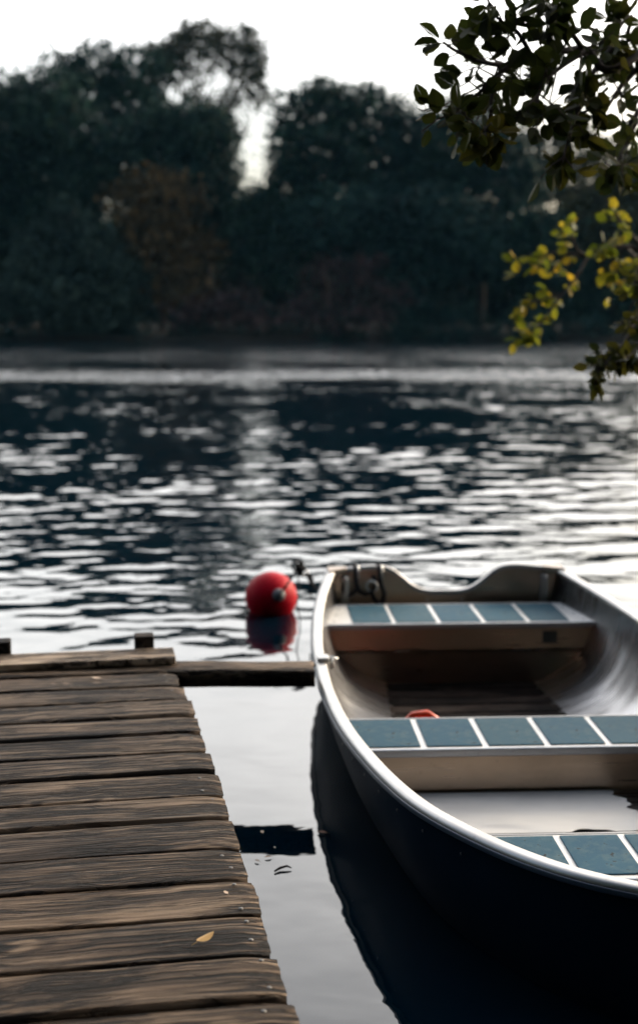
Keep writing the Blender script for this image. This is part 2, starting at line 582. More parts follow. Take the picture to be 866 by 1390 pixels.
def make_plank(v0, v1, u0, u1, z, th, seed, name='plank', mat=None, rag=0.0012, wav=0.0014):
    """a worn board: rounded long edges, ragged end, slightly wavy top"""
    rs = random.Random(seed)
    nx = 90
    vs, fs = [], []
    cy, wy = (v0 + v1) / 2, (v1 - v0) / 2
    sec = [(-1, -1), (-1, 0.55), (-0.985, 0.82), (-0.95, 0.94), (-0.88, 1.0), (-0.6, 1.0), (-0.3, 1.0), (0, 1.0), (0.3, 1.0), (0.6, 1.0), (0.88, 1.0), (0.95, 0.94), (0.985, 0.82), (1, 0.55), (1, -1)]
    ph = [rs.uniform(0, 6.3) for _ in range(8)]
    tilt = rs.uniform(-0.0022, 0.0022)
    dz = rs.uniform(-0.0025, 0.0025)
    for i in range(nx + 1):
        t = i / nx
        x = u0 + (u1 - u0) * t
        for (a, b) in sec:
            e = wav * (0.5 * sin(x * 7 + ph[0]) + 0.4 * sin(x * 19 + ph[1]) + 0.25 * sin(x * 47 + ph[2])) * (abs(a) ** 3) * (1 if a > 0 else -1)
            e2 = wav * (0.5 * sin(x * 6 + ph[3]) + 0.35 * sin(x * 23 + ph[4])) * (abs(a) ** 3)
            y = cy + a * wy + e + e2
            zz = z - th / 2 + b * th / 2
            if b > 0.9:
                zz += dz + tilt * a + 0.0012 * sin(x * 5 + ph[5]) + 0.0012 * sin(a * 5 + x * 3 + ph[6])
            xx = x
            if t > 0.9:
                k = (t - 0.9) / 0.1
                rg = rag * (0.6 * sin(a * 3.1 + ph[6]) + 0.5 * sin(a * 8.3 + ph[7]) + 0.35 * sin(a * 17 + ph[1]))
                xx += k * rg
                if t > 0.965 and b > 0.5:
                    kk = (t - 0.965) / 0.035
                    zz -= kk * kk * (0.003 + 0.005 * abs(sin(a * 6 + ph[2])))
                    if abs(a) > 0.94: xx -= kk * 0.002
            vs.append((xx, y, zz))
    m = len(sec)
    for i in range(nx):
        for j in range(m - 1):
            fs.append((i * m + j, i * m + j + 1, (i + 1) * m + j + 1, (i + 1) * m + j))
        fs.append((i * m + m - 1, i * m, (i + 1) * m, (i + 1) * m + m - 1))
    fs.append(tuple(range(m))[::-1])
    fs.append(tuple(nx * m + j for j in range(m)))
    # local origin at the plank centre so the grain runs along its own length
    b = MB(); c = Vector(((u0 + u1) / 2, cy, z))
    b.add([Vector(p) - c for p in vs], [f[::-1] for f in fs])
    return b.build(name, mat or MT['plank'], dock, smooth=True, loc=c)


nail0 = None
v_top = 3.381 + 3 * PW
u_right = [.230, .240, .250, .258, .262, .262, .268, .270, .268, .272, .270, .276, .272, .276, .28, .276, .28, .28, .276, .28, .28, .28, .28, .28]
k = 0
v = v_top
nail_mb = MB()
ring = [(0.0043 * cos(2 * pi * i / 12), 0.0043 * sin(2 * pi * i / 12)) for i in range(12)]
nail_mb.add([(x, y, 0.0) for x, y in ring] + [(x * 0.85, y * 0.85, 0.0012) for x, y in ring] + [(0, 0, 0.0015)],
            [(i, (i + 1) % 12, 12 + (i + 1) % 12, 12 + i) for i in range(12)] + [(12 + i, 12 + (i + 1) % 12, 24) for i in range(12)])
while v > 0.2 and k < 24:
    ur = u_right[k] + random.uniform(-0.0015, 0.0015)
    gap = random.uniform(0.011, 0.016)
    pl = make_plank(v - PW + gap / 2, v - gap / 2, -1.35, ur, DOCK_Z, 0.027, 100 + k)
    for uu in (ur - 0.035, -0.55, -1.28):
        for s in (-1, 1):
            loc = Vector((uu + random.uniform(-.014, .012), v - PW / 2 + s * PW * 0.25 + random.uniform(-.014, .014), DOCK_Z - 0.0020)) - pl.location
            if nail0 is None:
                nail0 = nail_mb.build('nail_head', MT['nail'], pl, smooth=True, loc=loc)
            else:
                c = nail0.copy(); COL.objects.link(c); c.parent = pl; c.location = loc
    v -= PW; k += 1

# end board lying on the planks, outrigger beam, joists, posts
b = MB(); b.box((0, 0, 0), (1.593, 0.122, 0.020)); b.build('end_board', MT['board'], dock, bevel=0.003, loc=(-0.5535, 3.789, DOCK_Z + 0.0135))
b = MB(); b.box((0, 0, 0), (1.6, 0.05, 0.11)); b.build('joist', MT['post'], dock, bevel=0.004, loc=(-0.55, 3.70, DOCK_Z - 0.087))
for uu in (0.20, -0.55, -1.28):
    b = MB(); b.box((0, 0, 0), (0.05, 3.3, 0.11)); b.build('joist', MT['post'], dock, bevel=0.004, loc=(uu, 1.92, DOCK_Z - 0.087))
for (uu, vv, top) in ((0.160, 3.882, 0.333), (-0.252, 3.882, 0.333), (-1.25, 3.882, 0.333), (0.20, 1.9, 0.17), (-1.25, 1.9, 0.17), (0.2, .5, 0.17), (-1.25, .5, 0.17)):
    b = MB(); b.box((0, 0, 0), (0.056, 0.056, top + 1.0)); b.build('post', MT['post'], dock, bevel=0.004, loc=(uu, vv, (top - 1.0) / 2))
# outrigger beam towards the boat
c0 = at(236, 906, z=0.27); c1 = at(427, 905, z=0.27)
mid = (c0 + c1) / 2
ln = (c1 - c0).length
tot = ln + 0.5
ang = math.atan2((c1 - c0).y, (c1 - c0).x)
cen = c1 - Vector((cos(ang), sin(ang), 0)) * tot / 2
inv = Matrix.Rotation(-DR, 3, 'Z')
bm_ = MB()
nx = 50
sec = [(-1, -1), (-1, .7), (-.96, .93), (-.85, 1), (-.4, 1), (0, 1), (.4, 1), (.85, 1), (.96, .93), (1, .7), (1, -1)]
vs = []; fs = []
for i in range(nx + 1):
    t = i / nx; x = -tot / 2 + tot * t
    for (a, bb) in sec:
        e = 0.0025 * (sin(x * 9) + 0.6 * sin(x * 31 + 2)) * abs(a)
        zz = bb * 0.024 + (0.0015 * sin(x * 12 + a) if bb > .9 else 0)
        xx = x + (0.006 * sin(a * 5 + 1) - (0.004 if abs(a) > .9 else 0) if t > .98 else 0)
        vs.append((xx, a * 0.056 + e, zz))
m = len(sec)
for i in range(nx):
    for j in range(m - 1): fs.append((i * m + j, (i + 1) * m + j, (i + 1) * m + j + 1, i * m + j + 1))
    fs.append((i * m + m - 1, (i + 1) * m + m - 1, (i + 1) * m, i * m))
fs.append(tuple(range(m))); fs.append(tuple(nx * m + j for j in range(m))[::-1])
bm_.add(vs, fs)
bo = bm_.build('outrigger_beam', MT['plank'], dock, smooth=True, loc=inv @ Vector((cen.x, cen.y, 0.275 - 0.024)), rz=ang - DR)

# ---------------------------------------------------------------- the boat
boat = empty('rowboat', BOAT_AT, BOAT_RZ)
tag(boat, 'open aluminium rowing boat with blue padded seats moored beside the dock', 'rowboat')

ST = [L * (i / 70.0) ** 1.7 for i in range(71)]
ST[0] = 0.0004


def hull_grid(off, zoff):
    rows = []
    for y in ST:
        zs, zk = sheer(y), keel(y)
        row = []
        qs = [i / 14 for i in range(15)]
        qs = [q ** 0.85 for q in qs]
        half = []
        for q in qs:
            w = max(hw(y) * _sec(q) - off, 0.0)
            z = zs + (zk - zs) * q + (zoff * q)
            half.append((w, z))
        # length-wise corrugation of the bottom sides
        row = [(-w, y + (off * 1.2 if y < 0.05 else 0), z) for w, z in half] + [(w, y + (off * 1.2 if y < 0.05 else 0), z) for w, z in half[::-1][1:]]
        rows.append(row)
    return rows


def grid_mb(rows, flip=False):
    b = MB(); m = len(rows[0])
    vs = [p for r in rows for p in r]
    fs = []
    for i in range(len(rows) - 1):
        for j in range(m - 1):
            f = (i * m + j, i * m + j + 1, (i + 1) * m + j + 1, (i + 1) * m + j)
            fs.append(f[::-1] if flip else f)
    b.add(vs, fs)
    return b


go, gi = hull_grid(0, 0), hull_grid(0.014, 0.014)
hb = grid_mb(go, False)
n0 = len(hb.v)
hi = grid_mb(gi, True)
hb.add(hi.v, hi.f)
hull = hb.build('hull', MT['hull'], boat, smooth=True)
hull.data.materials.append(MT['hullout'])
for p_ in hull.data.polygons:
    if p_.vertices[0] < n0: p_.material_index = 1


# rails that follow the sheer
def rail_path(off=0.0, dz=0.0, ymax=L):
    pts = []
    for y in reversed(ST): pts.append(Vector((-hw(y), y, sheer(y) + dz)))
    for y in ST[1:]: pts.append(Vector((hw(y), y, sheer(y) + dz)))
    return pts


def sweep(path, prof, name, mat, parent, smooth=True):
    """prof: closed list of (outward, up)"""
    b = MB(); n = len(path); m = len(prof); vs = []
    for i, p in enumerate(path):
        t = path[min(i + 1, n - 1)] - path[max(i - 1, 0)]
        t.z = 0; t.normalize()
        nrm = Vector((t.y, -t.x, 0))
        # outward: path runs stern(left) -> bow -> stern(right)
        nrm = -nrm
        if nrm.dot(Vector((p.x, p.y - 1.6, 0))) < 0: nrm = -nrm
        for (o, u) in prof: vs.append(p + nrm * o + Vector((0, 0, u)))
    fs = []
    for i in range(n - 1):
        for j in range(m):
            j2 = (j + 1) % m
            fs.append((i * m + j, i * m + j2, (i + 1) * m + j2, (i + 1) * m + j))
    fs.append(tuple(range(m))); fs.append(tuple((n - 1) * m + j for j in range(m))[::-1])
    b.add(vs, fs)
    o = b.build(name, mat, parent, smooth=smooth)
    return o


def rrect(x0, x1, z0, z1, r, k=4):
    pts = []
    for (cx, cz, a0) in ((x1 - r, z1 - r, 0), (x0 + r, z1 - r, 90), (x0 + r, z0 + r, 180), (x1 - r, z0 + r, 270)):
        for i in range(k + 1):
            a = radians(a0 + 90 * i / k)
            pts.append((cx + r * cos(a), cz + r * sin(a)))
    return pts


path = rail_path()
sweep(path, rrect(-0.026, 0.008, -0.013, 0.009, 0.009), 'gunwale', MT['rail'], boat)
sweep(path, rrect(0.0085, 0.0125, -0.013, -0.002, 0.0018, 2), 'rub_rail', MT['rub'], boat)
# rivets just below the rail
rv = MB()
for sgn in (-1, 1):
    d_ = 0.0
    y = 0.35
    while y < L - 0.1:
        x = sgn * (hw(y) * 0.985 + 0.006)
        z = sheer(y) - 0.046
        rv.box((x, y, z), (0.003, 0.006, 0.006))
        y += 0.13
rv.build('rivet_row', MT['nail'], boat, bevel=0.002)


# transom with its two humps and the dip between
def transom_top(x):
    a = abs(x) / 0.47
    base = 0.252 - 0.095 * exp(-(x / 0.15) ** 4 * 0.55) * 1.0
    return base + 0.012 * exp(-((a - 0.62) / 0.22) ** 2) - 0.004 * a


def transom_mb(y0, y1, shrink):
    xs = [(-1 + 2 * i / 60) for i in range(61)]
    top = []; bot = []
    for a in xs:
        x = a * (hw(L) - shrink)
        # bottom follows the section
        q = 1.0
        lo, hi_ = 0.0, 1.0
        for _ in range(30):
            mqq = (lo + hi_) / 2
            if _sec(mqq) * hw(L) - shrink > abs(x): lo = mqq
            else: hi_ = mqq
        z = sheer(L) + (keel(L) - sheer(L)) * lo
        top.append((x, min(transom_top(x), 0.262))); bot.append((x, min(z, transom_top(x) - 0.002)))
    b = MB(); n = len(xs)
    vs = []
    for y in (y0, y1):
        vs += [(p[0], y, p[1]) for p in top] + [(p[0], y, p[1]) for p in bot]
    fs = []
    for i in range(n - 1):
        fs.append((i, n + i, n + i + 1, i + 1))
        fs.append((2 * n + i, 2 * n + i + 1, 3 * n + i + 1, 3 * n + i))
        fs.append((i, i + 1, 2 * n + i + 1, 2 * n + i))
        fs.append((n + i, 3 * n + i, 3 * n + i + 1, n + i + 1))
    b.add(vs, fs)
    return b


transom_mb(L - 0.004, L + 0.018, 0.002).build('transom', MT['panel'], boat)
# rolled rim on the transom
tp = []
for i in range(61):
    x = (-1 + 2 * i / 60) * (hw(L) - 0.012)
    tp.append(Vector((x, L + 0.007, min(transom_top(x), 0.262))))
b = MB(); n = len(tp); prof = rrect(-0.016, 0.016, -0.012, 0.008, 0.006, 3); m = len(prof); vs = []
for p in tp:
    for (o_, u_) in prof: vs.append(p + Vector((0, o_, u_)))
fs = [(i * m + j, (i + 1) * m + j, (i + 1) * m + (j + 1) % m, i * m + (j + 1) % m) for i in range(n - 1) for j in range(m)]
fs += [tuple(range(m)), tuple((n - 1) * m + j for j in range(m))[::-1]]
b.add(vs, fs); b.build('transom_rim', MT['rail'], boat, smooth=True)
# motor plate in the dip, knees and corner caps
b = MB(); b.box((0, 0, 0), (0.17, 0.008, 0.085)); mp = b.build('motor_plate', MT['panel'], boat, bevel=0.003, loc=(0.0, L - 0.010, 0.098))
for sx in (-1, 1):
    for sz in (-1, 1):
        b = MB(); b.tube([(0, 0.002, 0), (0, -0.005, 0)], [0.005, 0.004], 8)
        b.build('bolt', MT['steel'], mp, loc=(sx * 0.07, -0.005, sz * 0.028))
for sx in (-1, 1):
    b = MB()
    xk = sx * 0.405
    b.box((xk, L - 0.018, 0.145), (0.030, 0.02, 0.17)); b.box((xk, L - 0.045, 0.19), (0.012, 0.06, 0.08))
    b.build('knee', MT['rail'], boat, bevel=0.003)
    b = MB()
    b.prism([(sx * 0.478, L + 0.022), (sx * 0.478, L - 0.075), (sx * 0.40, L - 0.02), (sx * 0.40, L + 0.022)][:: (1 if sx > 0 else -1)], 0.236, 0.263)
    b.build('corner_cap', MT['panel'], boat, bevel=0.004)


# seats
def edge_poly(y0, y1, z, inset=0.0, n=8):
    left = []; right = []
    for i in range(n + 1):
        y = y0 + (y1 - y0) * i / n
        w = wid(y, z) - inset
        left.append((-w, y)); right.append((w, y))
    return right + left[::-1]


def panel(y, z0, z1, th, name, mat, parent, inset=0.002, slope=0.0, n=10):
    """cross plate that follows the hull section between two levels"""
    b = MB(); vs = []; fs = []
    for yy in (y, y + th):
        for i in range(n + 1):
            z = z1 + (z0 - z1) * i / n
            y2 = yy + slope * (z1 - z)
            w = max(wid(y2, z) - inset, 0.02)
            vs += [(-w, y2, z), (w, y2, z)]
    m = 2 * (n + 1)
    for i in range(n):
        a = 2 * i
        fs.append((a, a + 2, a + 3, a + 1)); fs.append((m + a, m + a + 1, m + a + 3, m + a + 2))
        fs.append((a, m + a, m + a + 2, a + 2)); fs.append((a + 1, a + 3, m + a + 3, m + a + 1))
    fs.append((0, 1, m + 1, m)); fs.append((m - 2, 2 * m - 2, 2 * m - 1, m - 1))
    b.add(vs, fs)
    return b.build(name, mat, parent)


def seat(y0, y1, z, cuts, gapw, end_plate, panels, back_z, inset=0.001):
    """y0 is the edge towards the bow; cuts = pad dividers across the boat"""
    s = empty('seat'); s.parent = boat
    b = MB(); b.prism(edge_poly(y0, y1, z, inset), z - 0.004, z); b.build('seat_top', MT['white'], s)
    b = MB()
    w0 = wid(y0, z) - 0.002 - inset
    b.box((0, y0 - 0.004, z - 0.009), (2 * w0, 0.012, 0.022)); b.build('front_lip', MT['lip'], s, bevel=0.004)
    w1 = wid(y1, z) - 0.002 - inset
    b = MB(); b.box((0, y1 + 0.003, z - 0.0135), (2 * w1, 0.009, 0.031)); b.build('back_lip', MT['rail'], s, bevel=0.003)
    for i in range(len(cuts) - 1):
        a, c = cuts[i] + gapw / 2, cuts[i + 1] - gapw / 2
        ya, yb = y0 + 0.016, y1 - 0.012
        def cl(x, y):
            w = wid(y, z) - 0.015 - inset
            return max(-w, min(w, x))
        poly = []
        nn = 6
        for k in range(nn + 1):
            y = ya + (yb - ya) * k / nn
            poly.append((cl(c, y), y))
        for k in range(nn + 1):
            y = yb - (yb - ya) * k / nn
            poly.append((cl(a, y), y))
        if abs(cl(c, (ya + yb) / 2) - cl(a, (ya + yb) / 2)) < 0.02: continue
        cx = sum(p[0] for p in poly) / len(poly); cyy = sum(p[1] for p in poly) / len(poly)
        pb = MB(); pb.prism([(p[0] - cx, p[1] - cyy) for p in poly], 0, 0.0035)
        pb.build('pad', MT['pad'], s, bevel=0.002, bseg=1, loc=(cx, cyy, z), angle=60)
    for (z0, z1, dy, sl, mt) in panels:
        panel(y0 + dy, z0, z1, 0.006, 'front_panel', mt, s, slope=sl)
    panel(y1 - 0.012, back_z, z - 0.005, 0.006, 'back_panel', MT['panel'], s)
    return s


ZS = 0.13


def lx(px, py, z=ZS):
    """boat-local point under a pixel"""
    p = at(px, py, z=z) - BOAT_AT
    c, s = cos(-BOAT_RZ), sin(-BOAT_RZ)
    return (p.x * c - p.y * s, p.x * s + p.y * c)


cA = [lx(x, 824)[0] for x in (470, 525, 588, 652, 715)]
aft_y0, aft_y1 = 2.695, 3.03
sA = [-0.415, -0.252, -0.083, 0.086, 0.255, 0.42]
aft = seat(aft_y0, aft_y1, ZS, sA, 0.016, True, [(0.028, 0.119, 0.008, 0.0, MT['panel']), (-0.118, 0.016, 0.018, 0.12, MT['panel'])], 0.0)
b = MB(); b.box((0, 0, 0), (0.055, 0.0012, 0.045)); b.build('sticker', MT['sticker'], aft, bevel=0.0005, loc=(0.335, aft_y0 + 0.0068, 0.072))
b = MB(); b.box((0, 0, 0), (0.055, 0.004, 0.006)); b.build('latch', MT['rail'], aft, bevel=0.001, loc=(-0.22, aft_y0 + 0.0145, 0.022))
for sx in (-1, 1):
    for yy in (aft_y0 + 0.05, aft_y0 + 0.15, aft_y0 + 0.26):
        b = MB(); b.tube([(0, 0, 0), (0, 0, 0.003)], [0.006, 0.004], 8)
        b.build('rivet', MT['steel'], aft, smooth=False, loc=(sx * (wid(yy, ZS) - 0.025), yy, ZS))

mid_y0, mid_y1 = 1.232, 1.50
sM = [-0.56 + 0.0, -0.332, -0.167, -0.001, 0.164, 0.329, 0.56]
mids = seat(mid_y0, mid_y1, ZS, sM, 0.016, False, [(0.018, 0.119, 0.006, 0.0, MT['panel'])], -0.14, 0.022)
panel(mid_y0 + 0.030, -0.14, 0.07, 0.006, 'bulkhead', MT['post'] if False else MT['panel'], mids)
b = MB(); b.box((0, 0, 0), (0.02, 0.09, 0.018)); b.build('bracket', MT['rail'], mids, bevel=0.003, loc=(-(wid(1.46, ZS) - 0.004), 1.47, ZS + 0.012))

bow_y0, bow_y1 = 0.395, 0.63
sB = [-0.47, -0.27, -0.125, 0.018, 0.161, 0.304, 0.47]
bows = seat(bow_y0, bow_y1, ZS, sB, 0.014, False, [(-0.05, 0.113, 0.010, 0.0, MT['panel'])], -0.10)

# bottom boards between the aft and middle seats
y = 1.53
while y < 2.66:
    w = wid(y, -0.112) - 0.006
    b = MB(); b.box((0, 0, 0), (2 * w, 0.088, 0.012)); b.build('bottom_board', MT['slat'], boat, bevel=0.003, loc=(0, y + 0.044, -0.112))
    y += 0.102

# oarlock sockets
for sx in (-1, 1):
    yy = 1.80
    xx = sx * (hw(yy) - 0.016)
    b = MB(); b.box((0, 0, 0), (0.036, 0.05, 0.014))
    sk = b.build('oarlock_socket', MT['rail'], boat, bevel=0.004, loc=(xx, yy, sheer(yy) + 0.016))
    b = MB(); b.tube([(0, 0, 0), (-sx * 0.030, 0.004, -0.002), (-sx * 0.046, 0.004, -0.004)], [0.006, 0.006, 0.0045], 10)
    b.tube([(-sx * 0.026, 0, 0), (-sx * 0.028, 0, -0.032)], 0.006, 8)
    b.build('pin', MT['steel'], sk, smooth=True)

# shallow rain water lying in the bow half of the boat
zw = 0.006
b = MB()
poly = edge_poly(0.56, mid_y0 + 0.028, zw - 0.006, 0.004, 12)
b.add([(p[0], p[1], zw - 0.006) for p in poly], [tuple(range(len(poly)))])
b.build('floor', MT['hull'], boat)
# the edge of the puddle wanders a little inside the hull
rim = []
ya, yb = lx(740, 1130, zw)[1], mid_y0 + 0.010
def wob_(t, a): return a * (0.5 + 0.35 * sin(t * 23) + 0.25 * sin(t * 51 + 1) + 0.2 * sin(t * 97 + 2))
E0, E1 = lx(836, 1077, zw), lx(866, 1103, zw)
for i in range(61):
    y = ya + (yb - ya) * i / 60
    xe = E1[0] + (E0[0] - E1[0]) * (y - E1[1]) / (E0[1] - E1[1])
    rim.append((min(wid(y, zw) - 0.004, max(xe, E0[0] - .01) + 0.010 * sin(y * 61) + 0.006 * sin(y * 140)), y))
for i in range(61):
    y = yb - (yb - ya) * i / 60
    rim.append((-(wid(y, zw) - 0.004 - max(0, wob_(y + 3, 0.014))), y))
x0_, x1_ = rim[-1][0], rim[0][0]
for i in range(1, 120):
    x = x0_ + (x1_ - x0_) * i / 120
    rim.append((x, ya + max(0, 0.012 * sin(x * 19 + .5) + 0.008 * sin(x * 43) + 0.004 * sin(x * 90))))
b = MB(); b.add([(p[0], p[1], zw) for p in rim], [tuple(range(len(rim)))])
bw = b.build('rain_water', MT['bilge'], None)
bw.location = BOAT_AT; bw.rotation_euler = (0, 0, BOAT_RZ)
tag(bw, 'still pale rain water lying in the bottom of the boat between two seats', 'water', kind='stuff')

# ---------------------------------------------------------------- bailer
p = at(572, 968, d=3.95)
bail = empty('bailer', (p.x, p.y, -0.098), radians(25))
tag(bail, 'orange red plastic bailer lying behind the middle boat seat', 'bailer')
b = MB()
def rr(w, d, z, yo=0):
    return [(sx * w + cx * 0, sy * d + yo, z) for sx, sy, cx in ((-1, -1, 0), (1, -1, 0), (1, 1, 0), (-1, 1, 0))]
lv = [rr(0.045, 0.06, 0), rr(0.055, 0.072, 0.05), rr(0.06, 0.08, 0.085), rr(0.054, 0.074, 0.085), rr(0.048, 0.066, 0.05), rr(0.04, 0.055, 0.008)]
vs = [q for r in lv for q in r]
fs = [(3, 2, 1, 0)]
for i in range(5):
    for j in range(4): fs.append((i * 4 + j, i * 4 + (j + 1) % 4, (i + 1) * 4 + (j + 1) % 4, (i + 1) * 4 + j))
fs.append((20, 21, 22, 23))
b.add(vs, fs); b.build('scoop', MT['orange'], bail, bevel=0.006)
b = MB(); b.tube([(-.05, 0.03, 0.08), (-.046, 0.028, 0.125), (-.02, 0.02, 0.152), (.02, 0.0, 0.158), (.046, -.012, 0.14), (.05, -.02, 0.08)], 0.011, 10)
b.build('handle', MT['orange'], bail, smooth=True)

# ---------------------------------------------------------------- buoy and lines
BR = 0.1125
bc = Vector((-0.207, 5.66, 0.066))
buoy = empty('buoy', (bc.x, bc.y, 0.0))
tag(buoy, 'round red mooring buoy floating beyond the dock', 'buoy')
b = MB(); vs = []; fs = []
nu, nv = 48, 28
for i in range(nv + 1):
    th = pi * i / nv
    for j in range(nu):
        ph = 2 * pi * j / nu
        vs.append((BR * sin(th) * cos(ph), BR * sin(th) * sin(ph), BR * cos(th) * 0.985 + bc.z))
for i in range(nv):
    for j in range(nu): fs.append((i * nu + j, (i + 1) * nu + j, (i + 1) * nu + (j + 1) % nu, i * nu + (j + 1) % nu))
b.add(vs, fs); b.build('float', MT['red'], buoy, smooth=True)
ed = Vector((0.33, -0.90, 0.27)).normalized()
b = MB(); c = Vector((0, 0, bc.z))
b.tube([c + ed * (BR - 0.01), c + ed * (BR + 0.006), c + ed * (BR + 0.014)], [0.029, 0.027, 0.021], 20); b.tube([c + ed * BR, c + ed * (BR + 0.022)], [0.014, 0.012], 14)
b.build('eye_plug', MT['grey'], buoy, smooth=True)
e0 = bc + ed * (BR + 0.012)
kn = at(404, 772, d=5.42)
b = MB(); b.tube([c + ed * (BR + 0.01), Vector((kn.x - bc.x, kn.y - bc.y, kn.z)) * 0.5 + (c + ed * (BR + 0.02)) * 0.5, Vector((kn.x - bc.x, kn.y - bc.y, kn.z))], 0.0045, 8)
b.build('eye_rod', MT['rope'], buoy, smooth=True)

line = empty('mooring_line', kn)
tag(line, 'dark mooring rope knotted between the red buoy and the boat stern', 'rope')
b = MB()
def torus(b, c, ax, R, r, n=20, tw=0.0):
    ax = Vector(ax).normalized(); u = ax.orthogonal().normalized(); w = ax.cross(u)
    pts = [Vector(c) + (u * cos(2 * pi * i / n) + w * sin(2 * pi * i / n)) * R for i in range(n + 1)]
    b.tube(pts, r, 8, cap=False)
torus(b, (0, 0, 0.012), (0.2, 1, 0.1), 0.024, 0.0045); torus(b, (0.006, 0.004, -0.004), (1, 0.6, 0.3), 0.020, 0.007); torus(b, (0.012, 0, 0.0), (0.3, 0.4, 1), 0.017, 0.007); torus(b, (0.002, -0.006, 0.02), (0.7, -0.5, 0.2), 0.015, 0.006)
b.build('knot', MT['rope'], line, smooth=True)
b = MB(); torus(b, (0.030, 0, -0.016), (0.4, 1, 0), 0.012, 0.0035); b.build('shackle', MT['steel'], line, smooth=True)
st = boat_world(-0.462, L + 0.03, 0.20) - kn
b = MB()
pts = []
for i in range(13):
    t = i / 12
    pts.append(Vector((0.036, 0, -0.022)).lerp(st, t) + Vector((0, 0, -0.05 * 4 * t * (1 - t) + 0.004 * sin(i * 2.3))))
b.tube(pts, 0.0055, 8)
b.build('rope', MT['rope'], line, smooth=True)
for (dx, hgt) in ((0.052, 0.10), (0.062, 0.075)):
    b = MB(); b.tube([(dx - .015, 0.004, -0.02), (dx, -0.003, -0.045), (dx + 0.004, 0.002, -0.02 - hgt)], [0.005, 0.005, 0.003], 8); b.build('rope_tail', MT['rope'], line, smooth=True)
b = MB(); b.tube([(0, 0, -0.01), (0.006, 0, -0.08), (-0.004, 0.004, -0.15), (0.01, 0, -0.21), (0.006, 0.004, -kn.z - 0.02)], 0.0028, 6); b.build('hanging_line', MT['rope'], line, smooth=True)

# rope hanging over the stern board
rp = empty('stern_rope', boat_world(-0.33, L, 0.25), BOAT_RZ)
tag(rp, 'dark rope looped over the boat stern board with two hooks', 'rope')
b = MB()
b.tube([(-.035, .03, -.06), (-.036, .028, 0.005), (-.036, .006, .020), (-.034, -.022, .008), (-.033, -.03, -.05), (-.02, -.035, -.082), (.005, -.034, -.095), (.03, -.036, -.085), (.046, -.034, -.06), (.044, -.03, -.03), (.035, -.028, -.02)], 0.0085, 10)
b.tube([(.058, .03, -.06), (.058, .026, 0.004), (.06, .004, .020), (.062, -.022, .006), (.066, -.03, -.05), (.082, -.034, -.09), (.078, -.036, -.125), (.058, -.036, -.135), (.038, -.034, -.11), (.03, -.034, -.08)], 0.0085, 10)
b.tube([(-.07, -.028, -.03), (-.085, -.035, -.07), (-.07, -.04, -.1), (-.045, -.036, -.09), (-.02, -.034, -.06)], 0.008, 8)
b.build('rope', MT['rope'], rp, smooth=True)
for xx in (-0.036, 0.061):
    b = MB(); b.tube([(xx + .012, -.026, -.035), (xx + .012, -.028, .006), (xx + .012, -.006, .018), (xx + .012, .028, .008), (xx + .012, .03, -.03)], 0.005, 8); b.build('hook', MT['steel'], rp, smooth=True)
b = MB(); torus(b, (.03, -.04, -.06), (0.2, 1, 0.2), 0.022, 0.005); b.build('ring', MT['steel'], rp, smooth=True)

# ---------------------------------------------------------------- foliage generators
def rand_unit(n, rs):
    v = rs.normal(size=(n, 3)); return v / (np.linalg.norm(v, axis=1, keepdims=True) + 1e-9)


def leaf_cards(P, size, rs, aspect=0.6, droop=0.0):
    """one folded four-sided leaf clump per point"""
    n = len(P)
    d = rand_unit(n, rs); d[:, 2] -= droop
    d /= np.linalg.norm(d, axis=1, keepdims=True)
    t = rand_unit(n, rs); s = np.cross(d, t); s /= (np.linalg.norm(s, axis=1, keepdims=True) + 1e-9)
    sz = size * rs.uniform(0.55, 1.35, size=(n, 1))
    nrm = np.cross(d, s)
    a = P - d * sz * 0.5; b = P + s * sz * aspect * 0.5 + nrm * sz * 0.12
    c = P + d * sz * 0.5; e = P - s * sz * aspect * 0.5 + nrm * sz * 0.12
    V = np.stack([a, b, c, e], 1).reshape(-1, 3)
    Q = np.arange(n * 4).reshape(n, 4)
    return V, Q


def crown_points(lobes, rs, per_m3, clump, leaves_per):
    out = []
    for (c, r, dens) in lobes:
        vol = 4.19 * r[0] * r[1] * r[2]
        ncl = max(8, int(per_m3 * dens * (vol ** 0.85)))
        u = rand_unit(ncl, rs)
        rad = rs.uniform(0.35, 1.0, size=(ncl, 1)) ** 0.55
        bump = 1 + 0.16 * np.sin(u[:, :1] * 5 + c[0]) * np.cos(u[:, 2:] * 6 + c[1]) + 0.10 * rs.normal(size=(ncl, 1))
        cc = np.array(c) + u * np.array(r) * rad * bump
        k = rs.poisson(leaves_per, ncl).clip(3)
        rep = np.repeat(np.arange(ncl), k)
        off = rs.normal(size=(len(rep), 3)) * clump * rs.uniform(0.5, 1.3, size=(ncl, 1))[rep]
        off[:, 2] *= 0.75
        out.append(cc[rep] + off)
    return np.concatenate(out)


def limb(b, p0, p1, r0, r1, rs, wob=0.06, n=7):
    p0, p1 = Vector(p0), Vector(p1)
    ln_ = (p1 - p0).length
    pts = []; rr_ = []
    for i in range(n + 1):
        t = i / n
        q = p0.lerp(p1, t) + Vector((rs.uniform(-1, 1), rs.uniform(-1, 1), 0)) * wob * ln_ * sin(pi * t)
        q.z += 0.10 * ln_ * sin(pi * t) * 0.6
        pts.append(q); rr_.append(r0 + (r1 - r0) * t)
    b.tube(pts, rr_, 7)
    return pts


